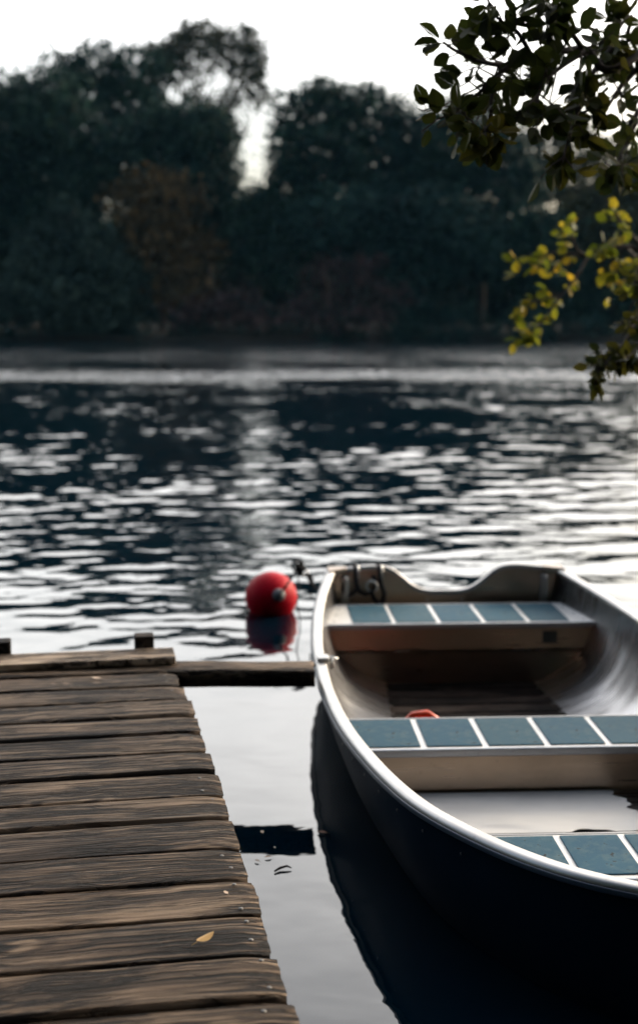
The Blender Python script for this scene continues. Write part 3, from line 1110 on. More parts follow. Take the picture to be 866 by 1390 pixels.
def far_tree(name, label, cat, d, basepx, lobes_px, mat, dens=1.0, size=0.42, clump=0.5, per=11, seed=1, group='trees along the far bank', trunk_r=0.28, extra=1.0):
    rs = np.random.RandomState(seed)
    gz = float(far_h(np.array((basepx - 433) / F * d), np.array(d)))
    base = Vector(((basepx - 433) / F * d, d, gz))
    o = empty(name, base)
    tag(o, label, cat, group)
    lobes = []
    for lb in lobes_px:
        (px, py, rx, ry) = lb[:4]; dn = lb[4] if len(lb) > 4 else 1.0
        c = at(px, py, d=d) - base
        m_ = d / F
        rxm, rzm = rx * m_, ry * m_
        rd = (rxm + rzm) * 0.5 * rs.uniform(0.8, 1.1)
        lobes.append(((c.x, rs.uniform(-0.35, 0.35) * rd, c.z), (rxm, rd, rzm), dn))
    P = crown_points(lobes, rs, 7.0 * dens, clump, per)
    ok = P[:, 2] > 0.1
    P = P[ok]
    V, Q = leaf_cards(P, size, rs, 0.62, 0.15)
    tone = np.repeat(rs.uniform(0, 1, len(P)), 4)
    mesh_np('crown', V, Q, mat, o, smooth=False, attr={'tone': tone})
    b = MB()
    cx = sum(l[0][0] for l in lobes) / len(lobes)
    topz = max(l[0][2] for l in lobes)
    fork = Vector((cx * 0.3, 0, topz * 0.38))
    limb(b, (0, 0, -0.4), fork, trunk_r, trunk_r * 0.7, rs, 0.03)
    for (c, r, dn) in lobes:
        q = Vector(c)
        limb(b, fork, q, trunk_r * 0.55, trunk_r * 0.16, rs, 0.07)
        for k in range(4):
            u = rand_unit(1, rs)[0]
            u[2] = abs(u[2]) * 0.7
            limb(b, q, q + Vector((u[0] * r[0], u[1] * r[1], u[2] * r[2])) * 0.85, trunk_r * 0.17, trunk_r * 0.04, rs, 0.1, 5)
    b.build('trunk', MT['bark'], o, smooth=True)
    return o


LD = leaf_mat('dark summer leaves', [(0.0033, 0.0105, 0.0127), (0.0142, 0.0389, 0.0316), (0.0324, 0.067, 0.0404)], nscale=0.12)
LB = leaf_mat('blue green leaves', [(0.0033, 0.011, 0.0143), (0.0142, 0.0411, 0.0369), (0.0304, 0.067, 0.051)], nscale=0.15)
LW = leaf_mat('grey willow leaves', [(0.0066, 0.0165, 0.0154), (0.0255, 0.0476, 0.0391), (0.051, 0.0782, 0.0561)], nscale=0.2)
LR = leaf_mat('rusty leaves', [(0.0066, 0.0121, 0.011), (0.057, 0.0456, 0.0247), (0.1425, 0.0874, 0.0342)], nscale=0.45)
LO = leaf_mat('olive leaves', [(0.0077, 0.0132, 0.011), (0.0396, 0.0468, 0.0252), (0.081, 0.0792, 0.036)], nscale=0.2)
LP = leaf_mat('reddish brown twigs', [(0.0132, 0.0121, 0.0143), (0.0648, 0.0432, 0.0432), (0.1152, 0.072, 0.063)], nscale=0.3)
for nm in (LD, LB, LW, LR, LO, LP): nm.use_backface_culling = False

far_tree('broadleaf_tree', 'dark broad tree filling the left edge of the far bank', 'tree', 100, 30,
         [(20, 180, 55, 72), (-40, 200, 70, 90), (75, 165, 50, 60), (60, 250, 70, 70), (0, 290, 70, 70), (120, 230, 50, 60), (160, 215, 32, 36), (172, 185, 24, 26, .8)], LD, seed=21, trunk_r=0.4)
far_tree('broadleaf_tree', 'tall round topped tree just right of the dark left edge tree', 'tree', 107, 130,
         [(135, 92, 50, 34, .8), (82, 82, 30, 26, .55), (185, 100, 45, 38, .8), (120, 140, 55, 45, .9), (190, 160, 50, 50), (95, 115, 35, 30, .6), (40, 120, 35, 30, .5)], LD, dens=.8, seed=22)
far_tree('open_crowned_tree', 'tallest airy tree with sky showing through its open crown', 'tree', 110, 285,
         [(272, 48, 36, 22, 1.), (318, 58, 34, 22, 1.), (345, 85, 24, 28, 1.), (238, 72, 28, 26, 1.), (252, 110, 26, 22, .7), (350, 125, 20, 26, .8), (212, 90, 26, 30, 1.), (300, 172, 24, 20, .9), (290, 85, 34, 18, .7), (310, 140, 22, 22, .7), (330, 100, 26, 22, .6), (270, 140, 24, 20, .8)], LO, dens=1.3, size=.38, clump=.42, per=9, seed=23, trunk_r=.34)
far_tree('broadleaf_tree', 'dark dense tree forming the left side of the sky gap', 'tree', 103, 255,
         [(220, 190, 55, 50), (270, 190, 42, 45), (298, 215, 26, 52), (240, 260, 75, 60), (300, 290, 45, 50), (312, 178, 10, 26, .7)], LD, seed=24, trunk_r=.35)
far_tree('rusty_tree', 'rust brown autumn tree in front of the dark left trees', 'tree', 97.5, 222,
         [(205, 248, 38, 20, .7), (185, 272, 36, 26, .8), (235, 270, 40, 28, .8), (210, 315, 55, 40, .9), (262, 340, 38, 26, .8), (245, 385, 50, 40, .8)], LR, dens=.75, seed=25, clump=.6)
far_tree('willow_bush', 'grey green rounded bush at the water on the left', 'bush', 96, 95,
         [(95, 300, 32, 26), (70, 335, 48, 36), (130, 345, 45, 36), (160, 385, 48, 44), (60, 390, 70, 50), (110, 420, 80, 36)], LW, seed=26, group='bushes along the far bank')
far_tree('broadleaf_tree', 'dark tree with a pointed top forming the right side of the sky gap', 'tree', 101, 440,
         [(428, 128, 28, 24, .8), (402, 158, 28, 32, .8), (450, 155, 45, 38), (388, 205, 24, 40, .9), (440, 220, 60, 55), (400, 265, 45, 50), (480, 140, 28, 24, .8), (384, 165, 8, 18, .5)], LD, seed=27, trunk_r=.36)
far_tree('broadleaf_tree', 'blue green tree behind the middle of the row', 'tree', 104, 530,
         [(505, 148, 36, 28, .9), (540, 158, 28, 26, .8), (560, 185, 36, 34), (510, 220, 60, 55), (580, 240, 50, 50)], LB, seed=28)
far_tree('broadleaf_tree', 'dark wide tree behind the overhanging branch', 'tree', 102, 650,
         [(605, 158, 26, 24, .8), (640, 165, 34, 30, .9), (620, 210, 50, 45), (680, 215, 45, 40), (640, 270, 80, 50), (715, 250, 34, 30, .9)], LD, seed=29, trunk_r=.36)
far_tree('open_crowned_tree', 'thin crowned tree with small sky gaps right of the wide dark tree', 'tree', 110, 745,
         [(700, 190, 30, 24, .9), (745, 205, 34, 30, .8), (785, 200, 30, 36, .8), (740, 250, 44, 28, .9), (790, 250, 30, 30, .9), (825, 215, 26, 30, .9)], LO, dens=1.2, size=.38, clump=.42, per=9, seed=30)
far_tree('olive_tree', 'olive brown tree at the right end of the row', 'tree', 99, 825,
         [(835, 268, 42, 34), (790, 290, 36, 30, .8), (870, 280, 45, 50), (850, 330, 60, 50), (780, 335, 40, 36), (900, 330, 50, 60)], LO, seed=31)
far_tree('broadleaf_tree', 'dark tree partly hidden below the olive brown tree', 'tree', 97, 745,
         [(725, 320, 50, 40), (760, 370, 60, 40), (690, 350, 55, 45), (830, 400, 60, 40)], LD, seed=32)
far_tree('broadleaf_tree', 'dark low tree in the middle of the row over the reddish bushes', 'tree', 98, 545,
         [(520, 300, 60, 50), (590, 310, 60, 50), (450, 310, 55, 45), (560, 370, 80, 50), (640, 340, 55, 45)], LB, seed=33)
far_tree('broadleaf_tree', 'dark low tree under the sky gap', 'tree', 99, 350,
         [(345, 290, 32, 32), (372, 300, 36, 42), (330, 330, 40, 40), (385, 350, 50, 45)], LD, seed=34)
far_tree('reddish_bush', 'reddish brown bush at the water below the rusty tree', 'bush', 95.5, 300,
         [(285, 425, 40, 22, .8), (325, 415, 34, 26, .8), (250, 435, 30, 18, .7), (365, 432, 34, 18, .6)], LP, dens=.8, seed=35, size=.34, group='bushes along the far bank', trunk_r=.1)
far_tree('reddish_bush', 'reddish brown leafless bush below the pointed dark tree', 'bush', 96, 470,
         [(450, 370, 36, 26, .5), (490, 375, 36, 28, .5), (430, 410, 36, 24, .6), (520, 410, 40, 30, .5), (470, 430, 60, 20, .7)], LP, dens=.7, seed=36, size=.32, group='bushes along the far bank', trunk_r=.1)

# the wood behind and the growth along the waterline: uncountable masses
rs = np.random.RandomState(77)
lob = []
for x in np.arange(-95, 96, 5.0):
    if -8 < x < -3.5: top = 11.2
    else: top = 11.5 + 2.0 * sin(x * 0.31) + rs.uniform(-1.5, 1.5) + (3 if abs(x) > 27 else 0)
    lob.append(((x + rs.uniform(-1, 1), 121 + rs.uniform(-3, 4), top - 4.2), (3.9, 3, 4.2), 1.0))
    lob.append(((x + rs.uniform(-1, 1), 119 + rs.uniform(-3, 3), 3.2), (4.0, 3, 4.0), 1.0))
P = crown_points(lob, rs, 3.6, 0.7, 12)
V, Q = leaf_cards(P, 0.75, rs, 0.7)
o = mesh_np('background_wood', V, Q, LD, smooth=False, attr={'tone': np.repeat(rs.uniform(0, 1, len(P)), 4)})
tag(o, 'dark wood seen as one mass behind the trees of the far bank', 'wood', kind='stuff')
lob = []
for x in np.arange(-70, 71, 2.2):
    s = rs.uniform(0.7, 1.4)
    lob.append(((x + rs.uniform(-1, 1), 95.8 + rs.uniform(-.4, 1.0) , 0.7 * s), (1.5, 1.0, 1.5 * s), rs.uniform(.8, 1.2)))
P = crown_points(lob, rs, 9, 0.35, 10)
P[:, 2] = np.abs(P[:, 2]) + 0.05
V, Q = leaf_cards(P, 0.36, rs, 0.5)
o = mesh_np('undergrowth', V, Q, LB, smooth=False, attr={'tone': np.repeat(rs.uniform(0, 1, len(P)), 4)})
tag(o, 'dark low growth hanging over the waterline of the far bank', 'undergrowth', kind='stuff')

# unseen leaf mass added behind and above the dock to shade it
rs = np.random.RandomState(78)
lob = []
for x in np.arange(-22, 23, 3.0):
    for (yy, zz) in ((-6, 2.5), (-7, 6.5), (-8, 10.5), (-9, 14)):
        lob.append(((x + rs.uniform(-1, 1), yy + rs.uniform(-1, 1) + abs(x) * 0.12, zz + rs.uniform(-.7, .7)), (2.6, 2.2, 2.6), 1.0))
for x in np.arange(-9, 10, 3.0):
    for (yy, zz) in ((-3.6, 8.2), (-1.2, 8.8)):
        lob.append(((x + rs.uniform(-.8, .8), yy + rs.uniform(-.5, .5), zz + rs.uniform(-.5, .5)), (2.2, 2.0, 1.2), .9))
P = crown_points(lob, rs, 5.0, 0.45, 10)
V, Q = leaf_cards(P, 0.5, rs, 0.7)
o = mesh_np('shade_canopy', V, Q, LD, smooth=False, attr={'tone': np.repeat(rs.uniform(0, 1, len(P)), 4)})
tag(o, 'unseen leaf canopy added behind the dock to shade it', 'wood', kind='stuff')

# ---------------------------------------------------------------- overhanging tree on the near right
LN = leaf_mat('alder leaves', [(0.014, 0.024, 0.010), (0.032, 0.042, 0.012), (0.095, 0.085, 0.018)], transl=0.4, rough=0.55, spot=0.6, tcol=(1.0, 0.95, 0.2), nscale=2.5)
LY = leaf_mat('yellowing alder leaves', [(0.050, 0.085, 0.014), (0.15, 0.17, 0.020), (0.32, 0.23, 0.028)], transl=0.5, rough=0.45, spot=0.5, tcol=(1.0, 0.9, 0.2), nscale=3.0)

tree = empty('alder_tree', (2.75, 5.1, 0.15))
tag(tree, 'near alder tree at the right reaching leafy branches over the water', 'tree')
TB = Vector((2.75, 5.1, 0.15))
LEAF = [(0.0, 0.0), (0.15, 0.07), (0.28, 0.22), (0.35, 0.42), (0.335, 0.60), (0.25, 0.79), (0.10, 0.95), (0.0, 1.02)]


def leaf_mesh(items, rs):
    """items: (point, direction, size, tone); each leaf a folded, curled blade on a short stalk"""
    V = []; Fq = []; T = []
    for (p, d, s, tone) in items:
        d = Vector(d).normalized()
        up = Vector((rs.normal() * 0.5, rs.normal() * 0.5, 1.0))
        side = d.cross(up)
        side = side.normalized() if side.length > 1e-3 else d.orthogonal().normalized()
        if rs.rand() < .5: side = -side
        nrm = side.cross(d)
        rot = Matrix.Rotation(rs.uniform(-1.2, 1.2), 3, d)
        side = rot @ side; nrm = rot @ nrm
        curl = rs.uniform(-0.35, 0.5); fold = rs.uniform(0.05, 0.45)
        base = len(V)
        p = Vector(p)
        stalk = 0.22 * s
        for sg in (1, -1):
            for (x, y) in LEAF:
                bend = -curl * y * y * s
                x2 = x * (1 + 0.06 * rs.normal())
                q = p + d * (stalk + y * s) + side * (sg * x2 * s) + nrm * (fold * x2 * s + bend * 0.5 + 0.012 * s * rs.normal())
                V.append(q)
        n = len(LEAF)
        # halves as fans along the midrib
        for h in (0, 1):
            o_ = base + h * n
            for i in range(1, n - 1):
                tri = (o_, o_ + i, o_ + i + 1)
                Fq.append(tri if h == 0 else tri[::-1])
        # stalk: a thin blade
        sb = len(V)
        for (a, e) in ((0, -1), (0, 1), (1, 1), (1, -1)):
            V.append(p + d * (stalk * a * 1.1) + side * (e * 0.012 * s))
        Fq.append((sb, sb + 1, sb + 2)); Fq.append((sb, sb + 2, sb + 3))
        T += [tone] * (2 * n + 4)
    return np.array([tuple(v) for v in V]), np.array(Fq), np.array(T)


def bough(pxpts, d0, d1, twigs, mat, leaf_s, seed, name='bough', r0=0.012, spread=0.16, per=7, start=None, tone=(0, 1), tw_len=(0.14, 0.32), drop=0.5, bunches=()):
    """a branch drawn through real points, its side twigs and its leaves"""
    rs = np.random.RandomState(seed)
    n = len(pxpts)
    pts = [at(px, py, d=d0 + (d1 - d0) * i / max(1, n - 1)) - TB for i, (px, py) in enumerate(pxpts)]
    if start is not None: pts = [Vector(start) - TB] + pts
    # smooth
    fine = []
    m = len(pts)
    for i in range(m - 1):
        p0, p1, p2, p3 = pts[max(i - 1, 0)], pts[i], pts[i + 1], pts[min(i + 2, m - 1)]
        for k in range(8):
            t = k / 8
            fine.append(0.5 * ((2 * p1) + (p2 - p0) * t + (2 * p0 - 5 * p1 + 4 * p2 - p3) * t * t + (3 * p1 - p0 - 3 * p2 + p3) * t**3))
    fine.append(pts[-1])
    N = len(fine)
    b = MB()
    b.tube(fine, [r0 * (1 - 0.85 * i / (N - 1)) + 0.0012 for i in range(N)], 7)
    items = []
    first = 8 if start is not None else 0
    for w in range(twigs):
        t = rs.uniform(0.0, 1.0)
        i = int(first + t * (N - 1 - first))
        p = fine[i]
        tg = (fine[min(i + 1, N - 1)] - fine[max(i - 1, 0)]).normalized()
        u = Vector(rand_unit(1, rs)[0])
        d = (tg * rs.uniform(0.3, 1.0) + u * 0.9 + Vector((0, 0, -drop * rs.uniform(0, 1)))).normalized()
        ln_ = rs.uniform(*tw_len) * (1 - 0.35 * t)
        q = p + d * ln_ + Vector((0, 0, -0.25 * ln_))
        mid_ = (p + q) / 2 + Vector(rand_unit(1, rs)[0]) * ln_ * 0.12
        b.tube([p, mid_, q], [0.0030, 0.0022, 0.0014], 5)
        for k in range(per):
            s = rs.uniform(0.25, 1.05)
            pp = p.lerp(mid_, s * 2) if s < .5 else mid_.lerp(q, min((s - .5) * 2, 1))
            dd = (d * 0.5 + Vector(rand_unit(1, rs)[0]) * 0.9 + Vector((0, 0, -0.25)))
            items.append((pp, dd, leaf_s * rs.uniform(0.6, 1.15), rs.uniform(*tone)))
    # side shoots that end in a bunch of leaves
    dm = (d0 + d1) / 2
    for (bx_, by_, nb) in bunches:
        q = at(bx_, by_, d=dm + rs.uniform(-.12, .12)) - TB
        i = min(range(first, N), key=lambda k_: (fine[k_] - q).length)
        i = max(first, i - 2)
        p = fine[i]
        b.tube([p, (p + q) / 2 + Vector((0, 0, 0.02)), q], [0.0028, 0.0022, 0.0014], 5)
        dv = (q - p); dv = dv.normalized() if dv.length > 1e-4 else Vector((0, 0, -1))
        for k in range(nb):
            dd = dv * 0.6 + Vector(rand_unit(1, rs)[0]) * 0.9 + Vector((0, 0, -0.2))
            items.append((q - dv * 0.03 * rs.uniform(0, 1), dd, leaf_s * rs.uniform(0.65, 1.15), rs.uniform(*tone)))
    # leaves at the tip
    for k in range(3):
        items.append((fine[-1], (fine[-1] - fine[-3]).normalized() + Vector(rand_unit(1, rs)[0]) * 0.8, leaf_s, rs.uniform(*tone)))
    bo_ = b.build(name, MT['twig'], tree, smooth=True)
    V, Fq, T = leaf_mesh(items, rs)
    mesh_np('leaves', V, Fq, mat, bo_, smooth=True, attr={'tone': T})
    return bo_


# trunk and leaders, outside the right edge of the view
rsn = np.random.RandomState(3)
b = MB()
limb(b, (0, 0, -0.3), (-0.05, -0.1, 2.3), 0.13, 0.09, rsn, 0.02)
limb(b, (-0.05, -0.1, 2.2), (0.3, 0.2, 5.0), 0.08, 0.03, rsn, 0.05)
limb(b, (-0.03, -0.05, 1.6), (-0.9, -0.6, 2.9), 0.06, 0.03, rsn, 0.05)
limb(b, (0, 0, 1.2), (-0.8, 0.5, 1.6), 0.045, 0.02, rsn, 0.04)
b.build('trunk', MT['bark'], tree, smooth=True)
A1 = Vector((1.85, 4.5, 3.0)); A2 = Vector((1.95, 5.6, 1.75))
# the rest of its crown, beside the view
rs = np.random.RandomState(91)
items = []
tw = MB()
for (c, r, n_) in (((-.55, -.4, 2.75), (.75, .7, .5), 46), ((.15, .1, 3.9), (1.0, 1.0, 1.2), 90), ((-.45, .3, 1.75), (.5, .5, .35), 26), ((.5, .3, 2.7), (.8, .8, .7), 46)):
    for i in range(n_):
        u = rand_unit(1, rs)[0] * rs.uniform(.45, 1.0)
        q = Vector(c) + Vector((u[0] * r[0], u[1] * r[1], u[2] * r[2]))
        wq = q + TB
        if wq.x < 0.27 * wq.y + 0.25: continue
        p = Vector(c).lerp(q, 0.55)
        tw.tube([p, (p + q) / 2 + Vector((0, 0, .04)), q], [.006, .004, .002], 5)
        for k in range(14):
            items.append((p.lerp(q, rs.uniform(.3, 1.05)) + Vector(rand_unit(1, rs)[0]) * .07, Vector(rand_unit(1, rs)[0]) + Vector((0, 0, -.3)), .066 * rs.uniform(.7, 1.15), rs.uniform(0, .7)))
cb = tw.build('bough', MT['twig'], tree, smooth=True)
V, Fq, T = leaf_mesh(items, rs)
mesh_np('leaves', V, Fq, LN, cb, smooth=True, attr={'tone': T})
# upper, near boughs
U = dict(per=4, tw_len=(.05, .16), drop=.35)
bough([(880, 62), (790, 66), (722, 78), (690, 88), (653, 84), (620, 70), (602, 58)], 3.7, 3.3, 8, LN, 0.062, 41, start=A1, tone=(0, .4), bunches=[(598, 52, 2), (604, 66, 1), (582, 58, 1), (596, 84, 1), (640, 60, 3), (632, 90, 2)], **U)
bough([(700, 84), (672, 104), (650, 126), (630, 142), (616, 156)], 3.42, 3.3, 9, LN, 0.058, 42, tone=(0, .5), r0=.006, bunches=[(620, 120, 3), (628, 155, 4), (640, 175, 3), (622, 100, 2)], **U)
bough([(680, 96), (668, 130), (664, 160), (655, 182)], 3.45, 3.4, 7, LN, 0.054, 43, tone=(.4, 1.1), r0=.005, bunches=[(655, 190, 5), (675, 178, 3), (640, 190, 4), (682, 160, 3)], **U)
bough([(722, 78), (702, 44), (675, 24), (655, -14)], 3.4, 3.35, 7, LN, 0.064, 44, tone=(0, .4), r0=.006, bunches=[(655, 5, 3), (672, 30, 3), (655, 35, 1), (684, 50, 3), (700, 62, 3)], **U)
bough([(790, 66), (768, 34), (752, 4), (745, -14)], 3.55, 3.4, 10, LN, 0.064, 45, tone=(0, .5), r0=.007, bunches=[(750, 10, 4), (770, 14, 4), (735, 40, 3), (722, 12, 1), (785, 45, 3)], **U)
bough([(800, 66), (765, 88), (742, 108), (728, 134), (715, 152)], 3.6, 3.45, 11, LN, 0.060, 46, tone=(0, .6), r0=.007, bunches=[(745, 95, 4), (720, 110, 3), (712, 100, 3), (735, 75, 3), (730, 150, 3), (712, 158, 2)], **U)
bough([(830, 66), (805, 98), (790, 136), (775, 176), (762, 222)], 3.7, 3.5, 13, LN, 0.056, 47, tone=(.1, .9), r0=.008, bunches=[(762, 228, 4), (775, 205, 4), (795, 190, 4), (765, 180, 4), (785, 120, 3)], **U)
bough([(880, 76), (848, 108), (824, 146), (806, 176)], 3.8, 3.6, 9, LN, 0.058, 48, start=A1, tone=(0, .7), r0=.008, bunches=[(800, 160, 4), (820, 110, 3), (845, 130, 3)], **U)
bough([(890, 118), (864, 165), (846, 205), (832, 232)], 3.9, 3.8, 9, LN, 0.056, 49, start=A1, tone=(.1, .9), r0=.008, bunches=[(832, 235, 4), (848, 215, 4), (822, 222, 3), (856, 190, 3)], **U)
bough([(890, 30), (856, 22), (842, 36), (832, 58)], 3.9, 3.7, 10, LN, 0.064, 50, start=A1, tone=(0, .5), r0=.008, bunches=[(835, 50, 3), (850, 70, 4), (840, 90, 4), (860, 100, 4), (846, 8, 3)], **U)
# lower, farther, yellowing boughs
Y = dict(per=4, tw_len=(.04, .10), drop=.3)
bough([(890, 352), (845, 336), (800, 346), (770, 344), (740, 344)], 6.6, 6.4, 1, LY, 0.056, 51, start=A2, tone=(0, 1), r0=.008, bunches=[(740, 350, 7), (728, 362, 6), (756, 358, 4), (764, 372, 4), (745, 372, 2), (697, 354, 4), (698, 374, 3)], **Y)
bough([(800, 347), (784, 340), (776, 322), (772, 305)], 6.5, 6.4, 1, LY, 0.056, 52, r0=.005, tone=(0, .8), bunches=[(766, 303, 4), (776, 310, 4), (768, 330, 4), (772, 318, 3)], **Y)
bough([(796, 350), (782, 375), (762, 400), (745, 425), (722, 455)], 6.5, 6.3, 1, LY, 0.056, 53, r0=.006, tone=(0, 1), bunches=[(776, 385, 6), (768, 392, 3), (745, 405, 5), (752, 416, 4), (746, 430, 4), (728, 440, 4), (720, 458, 6), (700, 462, 5), (712, 450, 4), (732, 446, 2)], **Y)
bough([(758, 402), (738, 406), (712, 415)], 6.4, 6.3, 0, LY, 0.056, 54, r0=.004, tone=(0, 1), bunches=[(716, 405, 5), (704, 420, 5), (710, 430, 4), (742, 394, 4)], **Y)
bough([(895, 345), (862, 325), (842, 302), (834, 286)], 6.0, 5.9, 2, LY, 0.056, 55, start=A2, tone=(0, .7), bunches=[(832, 285, 6), (846, 292, 3), (826, 300, 3), (838, 312, 3)], **Y)
bough([(895, 340), (855, 335), (826, 336), (814, 338)], 6.0, 5.9, 2, LY, 0.056, 56, start=A2, tone=(0, .9), bunches=[(812, 338, 5), (822, 330, 4), (826, 340, 2), (842, 355, 5), (836, 370, 5), (828, 380, 6), (842, 385, 4), (862, 360, 5), (862, 382, 5), (826, 408, 3), (818, 370, 3)], **Y)
bough([(900, 330), (874, 370), (866, 420), (852, 455), (830, 485), (806, 497)], 4.6, 4.2, 14, LN, 0.048, 57, start=A2, tone=(0, .8), r0=.008, per=6, tw_len=(.05, .15), bunches=[(800, 498, 2), (815, 488, 5), (835, 478, 5), (850, 400, 4), (852, 440, 5), (860, 470, 5)])
bough([(900, 400), (882, 440), (866, 470), (850, 486)], 4.5, 4.2, 12, LN, 0.048, 58, start=A2, tone=(0, .7), r0=.008, per=6, tw_len=(.05, .14), bunches=[(840, 470, 4), (825, 494, 4)])

# ---------------------------------------------------------------- small fallen things
def small_leaf(name, label, loc, s, col, rz, seed, cat='leaf', group='fallen leaves', curl=.4):
    rs = np.random.RandomState(seed)
    V = []; Fq = []
    for sg in (1, -1):
        for (x, y) in LEAF:
            V.append((sg * x * s * .8, (y - .5) * s, curl * s * (y - .4) ** 2 + 0.35 * x * s + 0.0015))
    n = len(LEAF)
    for h in (0, 1):
        for i in range(1, n - 1):
            t = (h * n, h * n + i, h * n + i + 1); Fq.append(t if h == 0 else t[::-1])
    b = MB(); b.add(V, Fq)
    b.tube([(0, -.5 * s, .1 * s + .001), (0, -.8 * s, .02 * s + .001)], .02 * s, 5)
    o = b.build(name, col, None, smooth=True, loc=loc, rz=rz)
    tag(o, label, cat, group)
    return o


LYD = plain_mat('dry yellow leaf', (0.50, 0.30, 0.10), 0.7, 0, 0.5, 60.0)
LBD = plain_mat('dry brown leaf', (0.22, 0.10, 0.05), 0.7, 0, 0.5, 60.0)
LPD = plain_mat('pale dry leaf', (0.55, 0.40, 0.28), 0.7, 0, 0.4, 60.0)
small_leaf('fallen_leaf', 'curled yellow leaf lying on the nearest dock plank', at(279, 1278, z=DOCK_Z + .001), 0.032, LYD, -0.9, 1, curl=.9)
small_leaf('fallen_leaf', 'tiny pinkish leaf scrap near the dock edge', at(307, 1213, z=DOCK_Z + .001), 0.012, LPD, .6, 2)
small_leaf('fallen_leaf', 'pale leaf scrap on the dock below the end board', at(131, 922, z=DOCK_Z + .001), 0.026, LPD, 1.5, 3)
small_leaf('floating_leaf', 'brown leaf floating on the dark reflection beside the boat', at(437, 1131, z=0.002), 0.026, LBD, 1.3, 4, group='leaves floating on the water', curl=.1)
small_leaf('floating_leaf', 'pale leaf scrap floating just above the beam reflection', at(356, 1130, z=0.002), 0.016, LPD, .3, 5, group='leaves floating on the water', curl=.1)
small_leaf('floating_leaf', 'larger pale scrap floating inside the beam reflection', at(364, 1164, z=0.002), 0.018, LPD, 1.9, 6, group='leaves floating on the water', curl=.1)
small_leaf('floating_leaf', 'small pale scrap floating in the beam reflection close to the dock', at(349, 1169, z=0.002), 0.014, LPD, .9, 7, group='leaves floating on the water', curl=.1)
small_leaf('floating_leaf', 'small pale scrap at the upper edge of the beam reflection', at(373, 1151, z=0.002), 0.010, LPD, .2, 8, group='leaves floating on the water', curl=.1)
b = MB(); p = at(385, 1180, z=0.003)
b.tube([(-.02, -.010, 0), (-.008, .004, .002), (.008, .010, .004), (.018, .006, .001)], [.0022, .003, .0025, .0012], 6)
o = b.build('floating_twig', MT['twig'], None, smooth=True, loc=p)
tag(o, 'small dark twig floating below the beam reflection', 'twig')

# ---------------------------------------------------------------- light, sky, camera
SUN_EL, SUN_AZ = radians(23), radians(54)      # azimuth from +Y towards +X
w = bpy.data.worlds.new('World'); SC.world = w; w.use_nodes = True
nt = w.node_tree
sky = nt.nodes.new('ShaderNodeTexSky'); sky.sky_type = 'NISHITA'
sky.sun_disc = False
sky.sun_elevation = SUN_EL; sky.sun_rotation = SUN_AZ
sky.air_density = 1.0; sky.dust_density = 5.0; sky.ozone_density = 1.0; sky.altitude = 50
# sky veil added to brighten the near water's reflection, strongest straight ahead
tc = nt.nodes.new('ShaderNodeTexCoord')
dt = nt.nodes.new('ShaderNodeVectorMath'); dt.operation = 'DOT_PRODUCT'
dt.inputs[1].default_value = (sin(radians(18)) * .93, cos(radians(18)) * .93, .36)
nt.links.new(tc.outputs['Generated'], dt.inputs[0])
mr = nt.nodes.new('ShaderNodeMapRange'); mr.interpolation_type = 'SMOOTHSTEP'
mr.inputs['From Min'].default_value = 0.05; mr.inputs['From Max'].default_value = 0.95
mr.inputs['To Min'].default_value = 0.06; mr.inputs['To Max'].default_value = 1.0
nt.links.new(dt.outputs['Value'], mr.inputs['Value'])
cn = nt.nodes.new('ShaderNodeTexNoise'); cn.inputs['Scale'].default_value = 3.0; cn.inputs['Detail'].default_value = 5
nt.links.new(tc.outputs['Generated'], cn.inputs['Vector'])
cm = nt.nodes.new('ShaderNodeMapRange'); cm.inputs['To Min'].default_value = 11.0; cm.inputs['To Max'].default_value = 18.5
cm.inputs['From Min'].default_value = .3; cm.inputs['From Max'].default_value = .7
nt.links.new(cn.outputs['Fac'], cm.inputs['Value'])
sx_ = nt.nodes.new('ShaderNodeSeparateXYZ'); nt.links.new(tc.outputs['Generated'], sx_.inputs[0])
em = nt.nodes.new('ShaderNodeMapRange'); em.interpolation_type = 'SMOOTHSTEP'      # veil kept faint near the horizon, full only above the view
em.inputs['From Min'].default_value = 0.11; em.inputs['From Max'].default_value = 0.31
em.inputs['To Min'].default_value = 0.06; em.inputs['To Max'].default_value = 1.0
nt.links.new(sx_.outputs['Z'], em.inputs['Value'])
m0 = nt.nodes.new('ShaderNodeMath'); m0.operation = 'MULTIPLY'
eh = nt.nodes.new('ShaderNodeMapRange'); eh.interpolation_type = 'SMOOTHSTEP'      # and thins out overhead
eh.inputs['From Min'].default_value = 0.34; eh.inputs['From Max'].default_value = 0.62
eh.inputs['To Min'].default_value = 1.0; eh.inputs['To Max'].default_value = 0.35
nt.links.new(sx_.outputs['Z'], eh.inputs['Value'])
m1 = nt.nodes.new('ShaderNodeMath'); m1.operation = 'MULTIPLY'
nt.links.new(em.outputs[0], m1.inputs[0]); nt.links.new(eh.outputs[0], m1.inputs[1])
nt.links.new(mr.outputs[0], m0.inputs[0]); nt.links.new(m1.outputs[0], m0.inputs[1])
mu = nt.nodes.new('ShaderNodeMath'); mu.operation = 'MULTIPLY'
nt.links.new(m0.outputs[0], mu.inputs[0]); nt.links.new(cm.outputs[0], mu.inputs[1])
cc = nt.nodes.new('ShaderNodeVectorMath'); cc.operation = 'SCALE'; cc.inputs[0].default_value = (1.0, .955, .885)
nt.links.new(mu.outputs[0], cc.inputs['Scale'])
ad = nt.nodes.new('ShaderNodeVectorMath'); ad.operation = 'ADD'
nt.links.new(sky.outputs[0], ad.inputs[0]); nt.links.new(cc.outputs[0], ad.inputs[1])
bg = nt.nodes['Background']
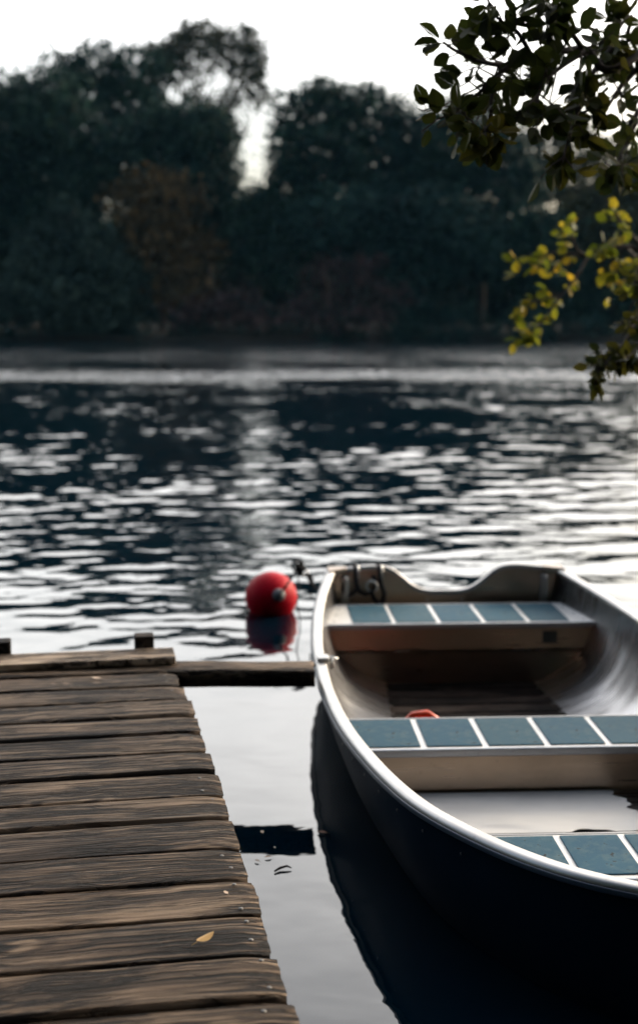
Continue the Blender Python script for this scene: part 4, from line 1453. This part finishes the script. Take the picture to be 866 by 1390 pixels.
bg.inputs['Strength'].default_value = 0.05
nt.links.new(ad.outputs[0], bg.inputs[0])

sl = bpy.data.lights.new('sun', 'SUN'); sl.energy = 0.6; sl.angle = radians(10); sl.color = (1.0, 0.86, 0.66)
so = bpy.data.objects.new('sun', sl); link(so)
sd = Vector((sin(SUN_AZ) * cos(SUN_EL), cos(SUN_AZ) * cos(SUN_EL), sin(SUN_EL)))
so.rotation_euler = (-sd).to_track_quat('-Z', 'Y').to_euler()
so.location = sd * 50

# bluish haze volume added to lift the dark far trees towards navy
hm = bpy.data.materials.new('added blue haze'); hm.use_nodes = True
hn = hm.node_tree
hn.nodes.remove(hn.nodes['Principled BSDF'])
pv = hn.nodes.new('ShaderNodeVolumePrincipled')
pv.inputs['Color'].default_value = (0.30, 0.68, 1.0, 1)
pv.inputs['Density'].default_value = HAZE
pv.inputs['Anisotropy'].default_value = 0.0
hn.links.new(pv.outputs[0], hn.nodes['Material Output'].inputs['Volume'])
b = MB(); b.box((0, 60, 12.0), (380, 560, 27.0))
hz = b.build('haze', hm)
tag(hz, 'thin bluish haze added over the lake to lift the dark trees', 'haze', kind='stuff')

cam = bpy.data.cameras.new('camera')
co = bpy.data.objects.new('camera', cam); link(co)
cam.sensor_fit = 'VERTICAL'
cam.sensor_height = 36.0 * 1390 / 1300
cam.sensor_width = 24.0
cam.lens = 50.0
cam.shift_y = -45 / 1390
cam.clip_start = 0.02; cam.clip_end = 2000
co.location = (0, 0, H)
co.rotation_euler = (pi / 2 - PITCH, 0, 0)
cam.dof.use_dof = True
cam.dof.focus_distance = 2.5
cam.dof.aperture_fstop = 3.2
SC.camera = co

SC.view_settings.view_transform = 'Standard'
SC.view_settings.look = 'None'
SC.view_settings.gamma = 1.0
SC.view_settings.exposure = 2.3
SC.render.engine = 'CYCLES'
SC.cycles.max_bounces = 8
SC.cycles.diffuse_bounces = 3
SC.cycles.glossy_bounces = 5
SC.cycles.transmission_bounces = 4
SC.cycles.use_denoising = True
SC.cycles.caustics_reflective = False
